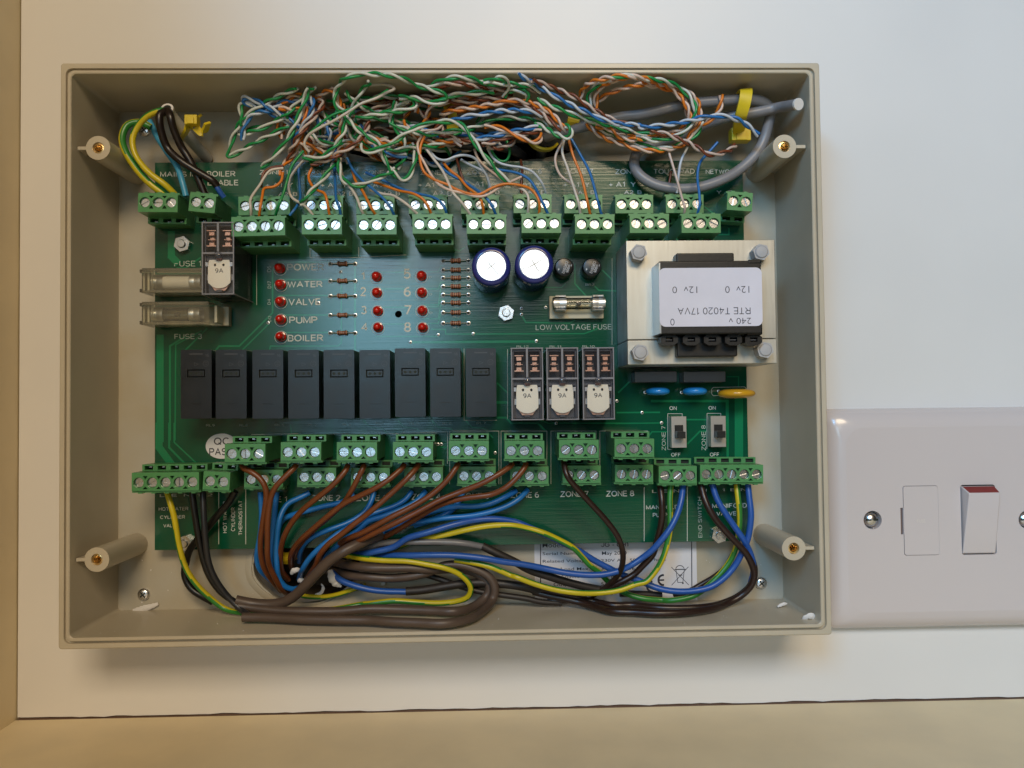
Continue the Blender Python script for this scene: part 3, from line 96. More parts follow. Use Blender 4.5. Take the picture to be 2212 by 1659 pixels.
 'wires': [['brown',1.0,'brown wire from the ZONE 1 plug,leftmost of those running into the hole',[[-73.0,-39.64,23],[-72.45,-40.21,24],[-69.39,-41.43,25],[-66.13,-43.87,25],[-64.26,-47.18,25],[-64.3,-50.31,24],[-65.5,-55.6,22],[-66.83,-60.96,20],[-68.05,-66.38,18],[-68.78,-72.05,15],[-68.6,-77.31,12],[-67.86,-80.67,9],[-66.56,-84.74,5],[-65.45,-88.56,0]]],['brown',1.0,'brown wire from the ZONE 2 plug bending left beside the ZONE 1 brown wire',[[-54.16,-39.64,23],[-54.56,-40.45,24],[-57.85,-43.74,25],[-60.87,-46.97,25],[-62.66,-50.33,24],[-63.83,-55.5,23],[-64.5,-60.7,22],[-65.06,-66.1,20],[-65.63,-71.56,18],[-65.82,-75.99,15],[-64.69,-80.9,12],[-63.38,-86.0,8],[-62.46,-90.25,0]]],['brown',1.0,'brown wire from the ZONE 3 plug left screw curving past the yellow clip',[[-36.02,-39.88,23],[-36.1,-40.82,24],[-38.21,-43.75,25],[-42.01,-47.49,25],[-47.28,-51.57,24],[-52.82,-56.04,22],[-56.62,-60.34,20],[-59.44,-64.71,18],[-61.78,-69.74,14],[-62.83,-74.19,11],[-63.6,-79.92,6],[-62.71,-84.41,0]]],['brown',1.0,'short visible brown wire from the middle screw of the ZONE 3 plug diving under another',[[-30.29,-39.96,23],[-30.4,-40.65,24],[-32.32,-44.43,24],[-35.06,-49.32,23],[-37.72,-53.07,21],[-43.26,-58.12,19],[-48.85,-62.7,17],[-53.43,-67.0,14],[-56.76,-70.86,11],[-59.53,-75.54,4]]],['brown',1.0,'brown wire from the ZONE 4 plug left screw crossing the lower ZONE 3 plug',[[-16.16,-39.89,23],[-16.57,-40.71,24],[-21.18,-44.78,26],[-26.24,-47.87,26],[-31.45,-50.42,25],[-36.93,-52.98,24],[-42.46,-57.08,23],[-47.98,-61.61,21],[-52.27,-65.18,19],[-56.32,-69.13,15],[-59.39,-73.9,10],[-61.33,-80.34,0]]],['brown',1.0,'reddish brown wire from the middle screw of the ZONE 4 plug over the blue wires',[[-11.06,-39.83,23],[-11.49,-40.65,24],[-14.11,-43.75,26],[-19.95,-49.22,26],[-26.28,-54.66,26],[-31.5,-58.75,25],[-33.26,-59.98,25],[-38.51,-64.09,24],[-43.02,-67.47,23],[-46.71,-71.76,20],[-48.87,-76.08,16],[-51.8,-79.63,11],[-56.71,-85.06,0]]],['brown',1.0,'brown wire from the ZONE 5 plug,upper of the brown bunch slanting to the left',[[2.87,-39.89,23],[2.66,-40.33,24],[-0.01,-44.28,25],[-3.08,-47.53,25],[-7.43,-51.02,25],[-13.79,-54.72,25],[-21.4,-58.4,25],[-27.89,-61.98,24],[-31.86,-63.97,23],[-35.24,-65.38,21],[-40.2,-68.35,15],[-45.72,-73.87,7]]],['brown',1.0,'long brown wire from the ZONE 6 left screw crossing below the ZONE 5 plug',[[22.1,-40.15,23],[21.56,-40.71,24],[16.78,-43.66,26],[11.67,-46.38,26],[4.01,-49.41,25],[-3.64,-52.34,25],[-11.27,-56.27,25],[-18.89,-59.95,25],[-25.36,-63.03,24],[-32.19,-66.45,21],[-37.42,-68.48,16],[-42.86,-73.74,8]]],['brown',1.0,'brown wire from the middle screw of the ZONE 6 plug,lowest of the brown bunch',[[26.95,-39.86,23],[26.64,-41.06,24],[23.38,-45.01,25],[19.27,-48.51,25],[14.15,-50.83,24],[11.6,-51.15,24],[3.91,-52.17,23],[-1.27,-53.48,22],[-6.56,-55.96,20],[-11.93,-59.24,18],[-17.35,-62.56,16],[-22.97,-66.06,13],[-28.68,-69.1,10]]],['darkbrown',1.05,'dark brown wire hanging from the ZONE 7 plug down over the rating label',[[40.39,-39.01,23],[40.49,-40.23,24],[41.18,-44.16,26],[44.79,-48.87,25],[49.95,-54.66,24],[55.14,-60.49,23],[59.34,-66.34,22],[61.39,-71.85,20],[61.85,-76.76,17],[61.21,-80.75,14],[58.95,-84.77,11],[55.96,-87.82,9],[49.83,-91.15,8],[41.8,-92.59,7]]],['blue',1.0,'blue wire at the far left of the bunch,half hidden behind the brown pair',[[-70.11,-50.08,11],[-69.85,-52.46,11],[-69.61,-58.27,11],[-70.02,-64.85,11],[-70.96,-70.11,11],[-72.07,-74.41,9],[-71.59,-78.78,7],[-70.83,-80.91,5],[-68.7,-84.97,0]]],['blue',1.0,'dim blue wire close to the board below ZONE 1,behind the brown pair',[[-64.06,-50.16,11],[-64.47,-54.39,11],[-65.01,-59.66,11],[-65.55,-64.92,11],[-66.24,-70.35,10],[-66.92,-76.01,8],[-67.06,-82.16,0]]],['blue',1.0,'bright blue wire from lower ZONE 2 dropping straight and hooking at the hole',[[-52.2,-50.46,11],[-55.13,-52.03,12],[-59.36,-53.96,13],[-61.21,-56.69,14],[-62.26,-60.45,15],[-63.19,-65.8,14],[-63.87,-71.18,13],[-63.89,-76.61,12],[-63.9,-81.06,10],[-62.31,-84.96,8],[-59.89,-86.64,6],[-57.38,-86.68,3],[-56.72,-85.45,0]]],['blue',1.0,'blue wire crossing under the slanting brown wires below the ZONE 2 print',[[-35.55,-51.36,11],[-38.21,-53.18,11],[-41.39,-54.46,11],[-47.47,-55.69,11],[-51.96,-56.95,11],[-57.24,-58.19,11],[-62.24,-60.37,10],[-63.84,-63.78,10],[-64.65,-69.23,9]]],['blue',1.0,'bright blue wire from the lower ZONE 3 plug sweeping left above the reddish brown wire',[[-28.53,-50.54,11],[-29.33,-53.72,12],[-31.04,-56.74,13],[-34.31,-59.45,14],[-38.6,-61.59,15],[-44.4,-63.44,16],[-49.81,-65.85,15],[-53.14,-68.21,13],[-55.92,-72.02,9],[-58.59,-77.66,0]]],['blue',1.0,'blue wire from lower ZONE 4 ending at a white scrap in the hole',[[-14.74,-50.47,11],[-16.65,-53.11,12],[-20.78,-55.57,13],[-26.71,-57.46,14],[-30.5,-58.58,15],[-33.47,-61.01,16],[-39.62,-63.99,18],[-43.82,-66.98,19],[-47.68,-70.13,19],[-51.22,-73.78,17],[-54.0,-77.68,14],[-55.69,-79.82,9],[-58.62,-84.32,0]]],['blue',1.0,'blue wire from lower ZONE 4 running just below the reddish brown wire',[[-9.7,-50.54,11],[-12.33,-53.59,13],[-17.52,-56.29,14],[-23.97,-58.68,15],[-30.52,-60.93,15],[-33.65,-63.76,15],[-37.58,-66.3,15],[-41.7,-69.53,14],[-45.18,-72.89,11],[-49.87,-79.17,0]]],['blue',1.0,'bright blue wire from the lower ZONE 6 plug,upper of the two leaving it',[[23.76,-50.88,11],[19.43,-52.99,13],[14.1,-55.17,14],[8.81,-56.02,14],[2.22,-55.92,14],[-3.12,-56.89,13],[-7.16,-58.01,12],[-12.56,-59.92,11],[-18.0,-62.36,10],[-26.13,-65.84,9]]],['blue',1.0,'bright blue wire from the lower ZONE 6 plug,lower of the two leaving it',[[28.03,-50.57,11],[25.0,-53.34,13],[20.7,-55.8,14],[14.07,-57.94,15],[6.17,-59.4,15],[-3.03,-60.04,15],[-9.67,-61.13,14],[-15.04,-61.98,13],[-19.11,-62.59,12],[-24.66,-64.65,10]]],['blue',1.0,'short blue wire end showing between the two ZONE 6 blue wires',[[4.0,-51.4,11],[1.83,-55.62,11],[-0.0,-57.59,12],[-3.14,-59.26,13],[-8.52,-61.43,12],[-13.92,-63.08,11]]],['royal',1.15,'long royal blue wire arching over the board edge to the last MANIFOLD VALVE screw',[[-42.55,-76.21,-5],[-37.41,-74.66,4],[-33.04,-73.2,11],[-29.16,-72.18,14],[-21.16,-70.18,15],[-15.7,-66.68,17],[-9.11,-64.81,18],[1.26,-62.01,17],[9.06,-60.84,15],[15.64,-60.69,14],[23.58,-62.13,13],[25.7,-62.96,13],[31.83,-65.85,12],[37.74,-68.75,11],[42.08,-71.11,10],[47.26,-73.91,9],[52.73,-77.53,8],[58.11,-80.44,8],[63.49,-83.08,8],[70.23,-85.61,8],[74.6,-87.44,9],[79.24,-88.58,10],[84.83,-88.93,11],[90.41,-88.33,12],[95.59,-86.98,12],[100.5,-83.72,12],[104.46,-79.32,12],[106.5,-75.02,13],[108.54,-69.79,14],[109.29,-64.89,15],[109.71,-59.82,15],[109.5,-54.21,14],[109.42,-49.68,13]]],['royal',1.15,'royal blue wire from the second MANIFOLD VALVE screw slanting under the dark brown loop',[[96.18,-49.34,13],[97.42,-54.36,14],[100.4,-60.0,15],[103.83,-65.12,15],[106.63,-69.28,15],[109.27,-73.47,13],[110.97,-77.83,12],[111.85,-82.4,10],[111.43,-86.68,8]]],['royal',1.15,'royal blue wire from the MANIFOLD PUMP plug running left across the rating label',[[85.3,-49.5,13],[84.17,-54.37,15],[82.58,-58.97,16],[79.72,-64.14,17],[76.15,-68.79,17],[72.8,-72.68,16],[68.8,-75.94,15],[65.6,-78.0,15],[61.22,-80.22,14],[55.89,-81.45,14],[49.26,-81.6,14],[41.32,-80.68,14],[34.72,-79.25,14],[26.77,-77.35,15],[18.88,-75.99,16],[11.56,-74.38,17],[1.15,-73.17,17],[-6.66,-72.92,17],[-14.55,-73.1,16],[-20.0,-73.38,14],[-25.64,-74.1,11],[-32.35,-74.2,7],[-38.9,-74.82,0],[-44.12,-75.81,-6]]],['royal',1.15,'short royal blue wire entering a dark brown sleeve beside the hole',[[-44.95,-80.41,7],[-41.39,-82.98,9],[-35.93,-84.97,10],[-29.32,-86.67,10],[-22.43,-87.32,10],[-21.89,-87.31,10],[-16.32,-87.54,10]]],['earth',1.05,'yellow-green wire making a hairpin loop left of the rating label',[[-45.97,-75.7,-4],[-40.29,-74.52,6],[-35.0,-74.17,12],[-30.48,-74.51,14],[-23.81,-74.96,15],[-15.87,-75.16,16],[-9.37,-76.3,16],[-2.86,-77.71,16],[2.3,-80.08,15],[5.65,-83.22,14],[6.78,-86.34,13],[5.53,-89.44,12],[2.04,-90.93,11],[-4.66,-91.85,10],[-12.73,-91.68,9],[-22.04,-90.98,9],[-31.35,-91.88,9],[-33.64,-92.23,8],[-43.81,-93.29,10.5],[-56.02,-93.24,14.5],[-68.99,-93.27,14.5],[-80.6,-93.28,10.5],[-83.61,-92.34,10],[-88.51,-88.08,11],[-93.0,-82.33,13],[-95.88,-75.9,15],[-97.44,-67.26,17],[-98.59,-57.83,18],[-99.86,-53.19,18],[-101.54,-48.9,17]]],['earth',1.05,'yellow-green wire arching over the board edge and across the rating label',[[-32.3,-74.82,2],[-26.3,-73.12,6],[-19.22,-70.84,9],[-13.59,-68.57,12],[-8.66,-67.27,14],[-1.49,-65.92,15],[6.43,-64.06,16],[14.3,-62.87,16],[22.17,-62.86,16],[27.72,-64.14,15],[33.5,-65.94,15],[38.83,-68.54,14],[44.19,-71.7,13],[47.82,-75.55,11],[51.11,-79.26,10],[54.43,-81.65,9],[56.69,-84.3,8],[59.51,-86.98,7],[62.2,-88.91,7],[66.25,-90.87,7],[71.48,-92.07,8],[78.53,-92.73,8],[79.39,-92.66,9],[84.04,-92.03,10],[89.58,-90.68,10],[93.85,-87.87,10],[98.81,-83.47,10],[103.14,-78.08,10],[104.87,-73.75,11],[105.69,-67.04,13],[105.83,-60.53,14],[105.31,-54.15,14],[105.22,-49.62,13]]],['earth',1.05,'yellow-green wire from the MANIFOLD PUMP plug dipping low under the royal blue wire',[[0.95,-75.48,13],[7.56,-76.44,14],[14.13,-77.93,15],[21.98,-81.33,15],[22.75,-81.26,16],[29.27,-83.85,16],[37.12,-86.2,16],[44.99,-87.5,16],[53.01,-88.0,15],[60.96,-87.09,15],[67.61,-84.85,15],[70.26,-84.47,15],[74.15,-80.44,15],[76.56,-75.88,16],[78.4,-70.56,16],[79.44,-65.54,16],[79.91,-60.01,15],[80.06,-54.74,14],[80.7,-49.44,13]]],['earth',0.9,'short yellow-green wire along the bottom rim of the hole',[[-57.87,-90.1,1],[-54.93,-90.46,2],[-47.95,-90.35,3],[-42.35,-89.14,4],[-36.77,-87.13,5],[-32.88,-86.07,4]]],['darkbrown',1.2,'dark brown wire from the MANIFOLD PUMP plug behind the blue one',[[76.83,-49.7,13],[76.96,-55.21,15],[76.86,-60.91,15],[76.19,-66.11,14],[75.04,-70.7,13],[73.88,-74.99,12],[70.47,-78.95,11],[67.04,-82.61,10],[63.13,-84.79,10],[59.21,-86.81,9],[55.28,-88.57,8],[49.83,-91.15,8],[43.07,-92.1,8],[35.04,-92.2,7]]],['darkbrown',1.25,'dark brown wire from the first MANIFOLD VALVE screw looping round by the right screw',[[91.71,-49.66,14],[92.54,-54.69,16],[94.73,-59.65,17],[98.76,-65.06,17],[103.44,-70.16,17],[107.18,-74.18,16],[109.66,-78.51,15],[110.87,-82.53,14],[109.82,-86.85,13],[106.51,-90.52,12],[101.0,-93.05,13.0],[92.52,-93.1,20.5],[82.05,-93.01,25.0],[72.72,-93.02,25.5],[63.96,-93.04,23.0],[57.25,-92.99,21.5],[51.68,-93.07,14.5],[46.79,-92.25,11],[41.55,-91.07,10],[34.93,-89.86,9],[29.63,-88.66,8]]],['darkbrown',1.2,'dark brown wire lying inside the loop along the bottom of the box',[[110.36,-75.76,11],[111.59,-78.99,11],[112.23,-83.05,10],[110.45,-87.52,10],[105.81,-91.29,10],[99.67,-93.1,12.0],[91.76,-93.05,17.5],[83.61,-93.12,18.5],[74.37,-93.05,17.5],[65.7,-93.05,13.0],[58.52,-93.03,13.0],[52.39,-92.43,9],[45.67,-91.11,9],[37.7,-90.14,8],[29.68,-88.35,7],[21.6,-86.6,7],[14.05,-85.94,7],[5.96,-86.06,7]]],['sleeve',1.5,'open-ended dark brown sleeve with a grey wire in it',[[11.04,-70.64,13],[16.83,-73.63,13],[23.44,-77.09,12],[28.24,-80.01,11],[36.29,-83.0,10],[44.4,-85.75,9],[52.58,-87.99,8],[59.48,-89.13,7]]],['grey',1.15,'grey wire running above the royal blue wire into the open dark sleeve',[[-40.62,-77.91,-5],[-37.31,-74.85,3],[-34.32,-72.39,8],[-30.12,-70.85,11],[-26.66,-69.25,13],[-19.96,-68.54,14],[-12.0,-68.49,15],[-4.14,-68.62,15],[3.72,-69.14,15],[8.42,-70.16,14],[11.56,-71.04,13]]],['sleeve',1.6,'dark brown sleeve over the end of a short blue wire',[[-17.25,-87.31,10],[-11.27,-86.97,10],[-4.61,-86.02,10],[2.05,-85.08,10],[7.36,-84.85,9],[14.06,-84.97,9],[22.09,-85.9,9],[27.71,-86.8,9],[32.32,-88.97,8],[40.39,-90.45,8],[45.87,-91.85,7]]],['sleeve',1.1,'thin dark brown wire crossing behind the loops near the box bottom',[[-10.76,-81.97,6],[-4.78,-83.74,7],[1.96,-86.04,8],[8.65,-88.03,8],[16.69,-89.5,8],[27.7,-91.3,8],[32.27,-92.45,8],[40.4,-93.25,7.5]]],['darkbrown',1.0,'dark brown wire beside the yellow-green one under the crossed-out bin mark',[[104.46,-76.03,9],[102.04,-80.7,8],[98.33,-84.24,7],[93.28,-87.45,6],[87.96,-90.28,6],[82.9,-92.21,5]]],['sleeve',1.3,'dark stub of sleeving under the CE mark',[[62.49,-90.72,5],[66.6,-90.79,5],[73.44,-91.18,5],[78.37,-91.54,5]]],['taupe',1.6,'taupe round cable,outer one of the two looping at the bottom of the box',[[-51.12,-81.82,-6],[-44.85,-81.15,2],[-38.37,-81.51,8],[-30.98,-81.53,11],[-23.06,-82.19,11],[-15.01,-81.46,12],[-8.4,-79.99,12],[-3.09,-77.71,12],[2.21,-77.53,12],[8.29,-79.21,12],[13.56,-82.2,12],[15.5,-86.19,12],[14.53,-90.39,12],[10.88,-92.66,19.5],[5.31,-92.63,31.0],[-1.89,-92.67,35.0],[-10.55,-92.67,33.5],[-20.57,-92.64,31.5],[-28.33,-92.67,29.0],[-37.93,-92.64,28.0],[-50.79,-92.73,26.0],[-58.78,-92.75,24.0],[-66.73,-92.67,22.5],[-73.18,-92.68,22.0]]],['taupe',1.6,'taupe round cable,inner one of the two looping at the bottom of the box',[[-51.1,-78.48,-6],[-44.64,-77.57,3],[-37.03,-77.35,11],[-30.5,-77.65,14],[-22.65,-77.91,14],[-14.79,-78.04,14],[-8.31,-79.0,13],[-0.56,-79.46,10],[6.07,-80.31,9],[11.4,-83.32,9],[13.5,-86.82,9],[12.13,-89.99,9],[7.38,-92.65,13.0],[1.05,-92.73,19.0],[-6.79,-92.71,17.5],[-17.31,-92.51,16],[-30.29,-92.02,16],[-40.15,-92.68,16],[-53.08,-92.53,16],[-63.67,-92.2,15],[-73.01,-91.25,14],[-77.93,-90.38,14]]],['taupe',1.9,'thick taupe cable curving up from the bottom left across the hole',[[-26.11,-66.12,13],[-29.46,-66.74,17],[-32.87,-67.99,20],[-37.64,-70.12,22],[-42.94,-73.53,21],[-48.49,-78.94,19],[-52.81,-83.4,17],[-57.18,-87.4,15],[-61.33,-89.64,14],[-66.8,-90.56,13],[-73.3,-89.92,13],[-78.19,-88.56,14]]],['black',1.15,'black wire from the HOT WATER CYLINDER VALVE plug down to the cable sheath',[[-91.57,-48.47,20],[-90.45,-57.17,20],[-89.55,-65.51,19],[-88.38,-72.88,18],[-86.43,-79.27,17],[-83.0,-85.43,15],[-78.16,-89.38,14]]],['charcoal',1.1,'charcoal grey wire beside the black one from the HOT WATER CYLINDER VALVE plug',[[-88.51,-48.72,18],[-87.76,-57.35,19],[-87.26,-65.55,19],[-86.59,-73.42,18],[-84.89,-79.29,17],[-81.45,-85.98,15],[-75.79,-91.76,15],[-71.51,-93.14,19.0]]],['black',1.3,'black wire from the CYLINDER THERMOSTAT plug crossing behind toward the left nut',[[-77.08,-48.88,18],[-79.72,-53.09,17],[-83.66,-57.29,16],[-87.96,-62.18,14],[-91.95,-66.45,13],[-95.81,-70.92,11],[-97.49,-75.8,10],[-98.28,-80.21,9],[-96.03,-84.99,9],[-92.35,-87.69,9],[-87.8,-89.9,10]]],['earth',1.1,'yellow-green mains wire arching from the white sheath end,right of the two',[[-99.08,86.7,23],[-99.93,86.19,25],[-104.56,84.62,25],[-108.96,80.92,24],[-110.95,75.96,24],[-109.61,70.09,24],[-104.96,64.21,24],[-100.05,60.41,23],[-97.05,57.08,21],[-96.76,55.75,20]]],['earth',1.25,'thicker yellow-green mains wire bulging left past the screw post',[[-107.03,82.55,18],[-110.22,84.05,19],[-114.28,82.79,20],[-115.84,77.88,21],[-114.26,72.55,22],[-110.25,66.18,22],[-105.79,61.17,22],[-100.85,57.1,21],[-99.9,55.76,20]]],['sky',1.1,'light blue mains wire passing over the MAINS IN print',[[-108.32,85.58,16],[-105.17,79.66,17],[-100.69,72.85,18],[-97.14,67.93,19],[-94.96,62.13,20],[-93.62,56.87,20]]],['blackbrown',1.35,'near-black brown wire ending in a blue tip at the BOILER ENABLE plug',[[-99.0,86.33,24],[-100.54,84.47,26],[-100.54,81.1,26],[-100.36,78.3,25],[-99.17,73.54,23],[-94.72,68.99,23],[-88.85,65.18,22],[-83.38,61.8,21],[-82.6,60.48,20]]],['royal',1.0,'blue tip emerging from the near-black brown wire over the BOILER ENABLE plug',[[-83.33,61.72,20.5],[-81.93,58.87,20],[-80.46,56.61,19]]],['blackbrown',1.35,'near-black brown wire from the white sheath down to the left BOILER ENABLE screw',[[-98.33,86.42,24],[-96.88,83.79,26],[-96.17,79.64,25],[-94.65,74.3,22],[-91.9,69.59,21],[-89.57,63.94,20],[-87.23,57.56,19]]],['palesheath',2.1,'pale grey mains cable sheath with a white cut end under the yellow tie',[[-98.69,87.01,24],[-98.62,85.83,21],[-96.39,82.17,15],[-93.87,78.36,8],[-92.54,76.21,1]]],['datagrey',1.95,'grey data cable coiled round at the top right with its cut end pointing right',[[30.99,81.43,5],[38.99,82.28,9],[48.15,83.49,13],[55.87,84.72,16],[63.61,85.87,18],[70.38,86.32,19],[78.97,87.99,20],[87.52,89.65,21],[98.92,90.27,22],[107.66,90.84,22],[113.83,90.77,21],[118.93,88.65,18],[118.62,83.43,16],[117.37,78.4,15],[113.97,72.74,15],[107.9,67.11,15],[100.1,62.69,16],[91.17,60.07,16],[82.31,59.96,16],[75.17,62.19,15],[70.39,66.06,14],[69.18,70.54,12],[70.96,75.37,10],[76.84,79.02,8],[84.47,81.44,8],[91.6,83.48,10],[98.11,85.38,14],[105.88,86.31,18],[112.61,86.74,20],[119.63,87.97,21],[123.87,85.28,32.0]]],['darkgrey',2.0,'dark grey data cable curving out of the slot behind the tangle',[[18.67,89.13,3],[24.08,87.35,8],[29.43,84.72,10],[33.52,81.48,9],[35.1,78.91,5],[35.37,78.09,-4]]],['darkgrey',2.0,'dark grey data cable lying behind the blue and brown pairs',[[-10.11,85.06,-3],[-4.0,80.43,5],[4.34,78.59,8],[15.25,78.78,9],[23.48,78.07,6],[27.95,78.09,-3]]]],
 'scraps': [['torn white foam crescent in the hole under the blue wires',0.8,[[-60.76,-81.56,4],[-59.57,-80.03,5],[-58.23,-79.65,5],[-57.26,-80.0,4]]],['small white foam scrap below the blue wire end in the hole',0.9,[[-58.08,-84.29,4],[-56.64,-83.57,5],[-55.66,-84.33,4]]],['long torn white foam flap next to the royal blue wire',1.2,[[-45.22,-79.2,9],[-44.57,-81.86,9],[-43.45,-84.48,8],[-41.51,-85.8,7]]],['thin white foam curl under the thick taupe cable',0.5,[[-52.21,-89.7,2],[-49.83,-88.97,3],[-48.88,-86.82,3],[-49.82,-85.46,3]]],['white foam crumb at the right end of the hole',0.7,[[-27.21,-86.6,2],[-26.26,-85.59,3],[-25.98,-85.05,3]]],['torn pale plaster strip beside the lower left screw',0.9,[[-120.61,-94.8,0.8],[-116.77,-94.11,1],[-113.43,-93.2,1.1],[-111.16,-92.35,0.9]]],['crumpled plaster crumb in the lower right corner of the box',0.9,[[123.25,-95.5,28],[124.3,-94.16,29],[126.27,-94.05,29],[127.62,-96.0,28]]],['small plaster flake on the bottom wall right of the brown loop',0.5,[[119.22,-94.41,14],[121.31,-93.43,14],[122.98,-93.43,13.5]]]],
}
# ---------------------------------------------------------------- materials
MATS = {}
def mat(name, col, rough=.5, metal=0., bump=0., bscale=400., var=0., vscale=60., coat=0., spec=.5, col2=None, aniso=None):
    if name in MATS: return MATS[name]
    m = bpy.data.materials.new(name); m.use_nodes = True; MATS[name] = m
    nt = m.node_tree; p = nt.nodes['Principled BSDF']
    p.inputs['Base Color'].default_value = (*col, 1); p.inputs['Roughness'].default_value = rough
    p.inputs['Metallic'].default_value = metal; p.inputs['Coat Weight'].default_value = coat
    p.inputs['Specular IOR Level'].default_value = spec
    tc = nt.nodes.new('ShaderNodeTexCoord')
    if var or col2:
        n = nt.nodes.new('ShaderNodeTexNoise'); n.inputs['Scale'].default_value = vscale; n.inputs['Detail'].default_value = 5
        nt.links.new(tc.outputs['Object'], n.inputs['Vector'])
        r = nt.nodes.new('ShaderNodeValToRGB'); r.color_ramp.elements[0].position = .35; r.color_ramp.elements[1].position = .68
        c2 = col2 or tuple(min(1, c * (1 + var)) for c in col); c1 = col if col2 else tuple(c * (1 - var) for c in col)
        r.color_ramp.elements[0].color = (*c1, 1); r.color_ramp.elements[1].color = (*c2, 1)
        nt.links.new(n.outputs['Fac'], r.inputs['Fac']); nt.links.new(r.outputs['Color'], p.inputs['Base Color'])
        q = nt.nodes.new('ShaderNodeMapRange'); q.inputs[3].default_value = max(.02, rough * .75); q.inputs[4].default_value = min(1, rough * 1.3)
        nt.links.new(n.outputs['Fac'], q.inputs[0]); nt.links.new(q.outputs[0], p.inputs['Roughness'])
    if bump:
        n2 = nt.nodes.new('ShaderNodeTexNoise'); n2.inputs['Scale'].default_value = bscale; n2.inputs['Detail'].default_value = 4
        mp = nt.nodes.new('ShaderNodeMapping'); 
        if aniso: mp.inputs['Scale'].default_value = aniso
        nt.links.new(tc.outputs['Object'], mp.inputs[0]); nt.links.new(mp.outputs[0], n2.inputs['Vector'])
        b = nt.nodes.new('ShaderNodeBump'); b.inputs['Strength'].default_value = bump; b.inputs['Distance'].default_value = .0002
        nt.links.new(n2.outputs['Fac'], b.inputs['Height']); nt.links.new(b.outputs[0], p.inputs['Normal'])
    return m
def clear(name, tint, refl_rough=.06, body=.06, bodycol=(.3, .3, .3)):
    m = bpy.data.materials.new(name); m.use_nodes = True; MATS[name] = m
    nt = m.node_tree; nt.nodes.remove(nt.nodes['Principled BSDF']); out = nt.nodes['Material Output']
    t = nt.nodes.new('ShaderNodeBsdfTransparent'); t.inputs[0].default_value = (*tint, 1)
    d = nt.nodes.new('ShaderNodeBsdfDiffuse'); d.inputs[0].default_value = (*bodycol, 1)
    g = nt.nodes.new('ShaderNodeBsdfGlossy'); g.inputs['Roughness'].default_value = refl_rough
    f = nt.nodes.new('ShaderNodeFresnel'); f.inputs[0].default_value = 1.5
    a = nt.nodes.new('ShaderNodeMixShader'); a.inputs[0].default_value = body
    b = nt.nodes.new('ShaderNodeMixShader')
    nt.links.new(t.outputs[0], a.inputs[1]); nt.links.new(d.outputs[0], a.inputs[2])
    nt.links.new(f.outputs[0], b.inputs[0]); nt.links.new(a.outputs[0], b.inputs[1]); nt.links.new(g.outputs[0], b.inputs[2])
    nt.links.new(b.outputs[0], out.inputs[0]); return m
m_board = mat('white board', (.71, .70, .685), .38, bump=.05, bscale=900, var=.02, vscale=14)
m_cream = mat('cream wall paint', (.76, .645, .43), .55, bump=.25, bscale=320, var=.05, vscale=40)
m_box = mat('beige box plastic', (.49, .435, .335), .34, bump=.12, bscale=1400, var=.035, vscale=70)
m_floor = mat('box floor plastic', (.45, .425, .355), .45, bump=.12, bscale=900, col2=(.41, .355, .25), vscale=38)
m_pcb = mat('green solder mask', (.003, .074, .036), .16, bump=.16, bscale=260, var=.10, vscale=45, aniso=(.15, 1, 6), spec=.7)
m_trace = mat('trace under mask', (.008, .19, .08), .18, bump=.1, bscale=500, spec=.7)
m_silk = mat('white board print', (.58, .60, .55), .6)
m_silkt = mat('fine board print', (.44, .50, .44), .6)
m_green = mat('green plug plastic', (.075, .262, .092), .34, bump=.08, bscale=900, var=.06, vscale=120)
m_dgreen = mat('green header plastic', (.055, .205, .07), .4, bump=.08, bscale=900)
m_recess_shade = mat('painted recess shade', (.006, .012, .007), .7)  # near-black painted in as the shade inside slots, wells and openings
m_steel = mat('plated screw steel', (.72, .72, .73), .26, 1., bump=.12, bscale=1500, var=.05, vscale=300)
m_tin = mat('solder tin', (.6, .61, .61), .38, 1., bump=.1, bscale=1200)
m_black = mat('black relay plastic', (.0075, .0075, .0085), .30, bump=.10, bscale=3200, var=.12, vscale=160)
m_bob = mat('black bobbin plastic', (.006, .006, .0065), .4, bump=.15, bscale=900)
m_mark = mat('relay mark', (.05, .05, .055), .35)
m_dkin = mat('relay inside', (.075, .075, .082), .45, var=.5, vscale=200)
m_mid = mat('relay coil former', (.07, .07, .075), .4)
m_copper = mat('copper contact', (.85, .46, .30), .3, .7, bump=.1, bscale=1500)
m_arm = mat('pale gilt armature', (.93, .86, .68), .42, .25, bump=.04, bscale=900)
m_alu = mat('capacitor aluminium', (.88, .88, .87), .16, 1., bump=.05, bscale=900)
m_band2 = mat('vent groove', (.30, .30, .29), .4, .6)
m_bsleeve = mat('blue capacitor sleeve', (.018, .026, .17), .22, coat=.3)
m_white_ink = mat('pale ink', (.6, .62, .66), .5)
m_ink = mat('dark ink', (.02, .02, .035), .6)
m_paper = mat('label paper', (.68, .67, .70), .55, var=.02, vscale=90)
m_tpaper = mat('transformer paper', (.66, .65, .74), .6, bump=.05, bscale=900, var=.03, vscale=120)
m_led = mat('red led plastic', (.52, .012, .006), .12, coat=.3)
m_res = mat('resistor body', (.42, .20, .11), .35)
m_band = mat('resistor band', (.10, .022, .012), .35)
m_beige = mat('fuse base plastic', (.50, .47, .34), .45)
m_ceram = mat('white ceramic', (.72, .70, .64), .4)
m_lam = mat('galvanised plate', (.50, .49, .44), .42, .75, bump=.2, bscale=700, var=.05, vscale=50, aniso=(1, 1, .08))
m_side = mat('lamination edges', (.42, .46, .50), .35, .45, bump=.6, bscale=1400, var=.3, vscale=80, aniso=(.05, 6, .05))
m_strap = mat('zinc strap', (.55, .60, .64), .3, 1.)
m_nyl = mat('grey nylon bolt', (.40, .40, .41), .5)
m_film = mat('grey film capacitor', (.10, .11, .13), .4)
m_vblue = mat('blue varistor coat', (.012, .22, .62), .2, coat=.4)
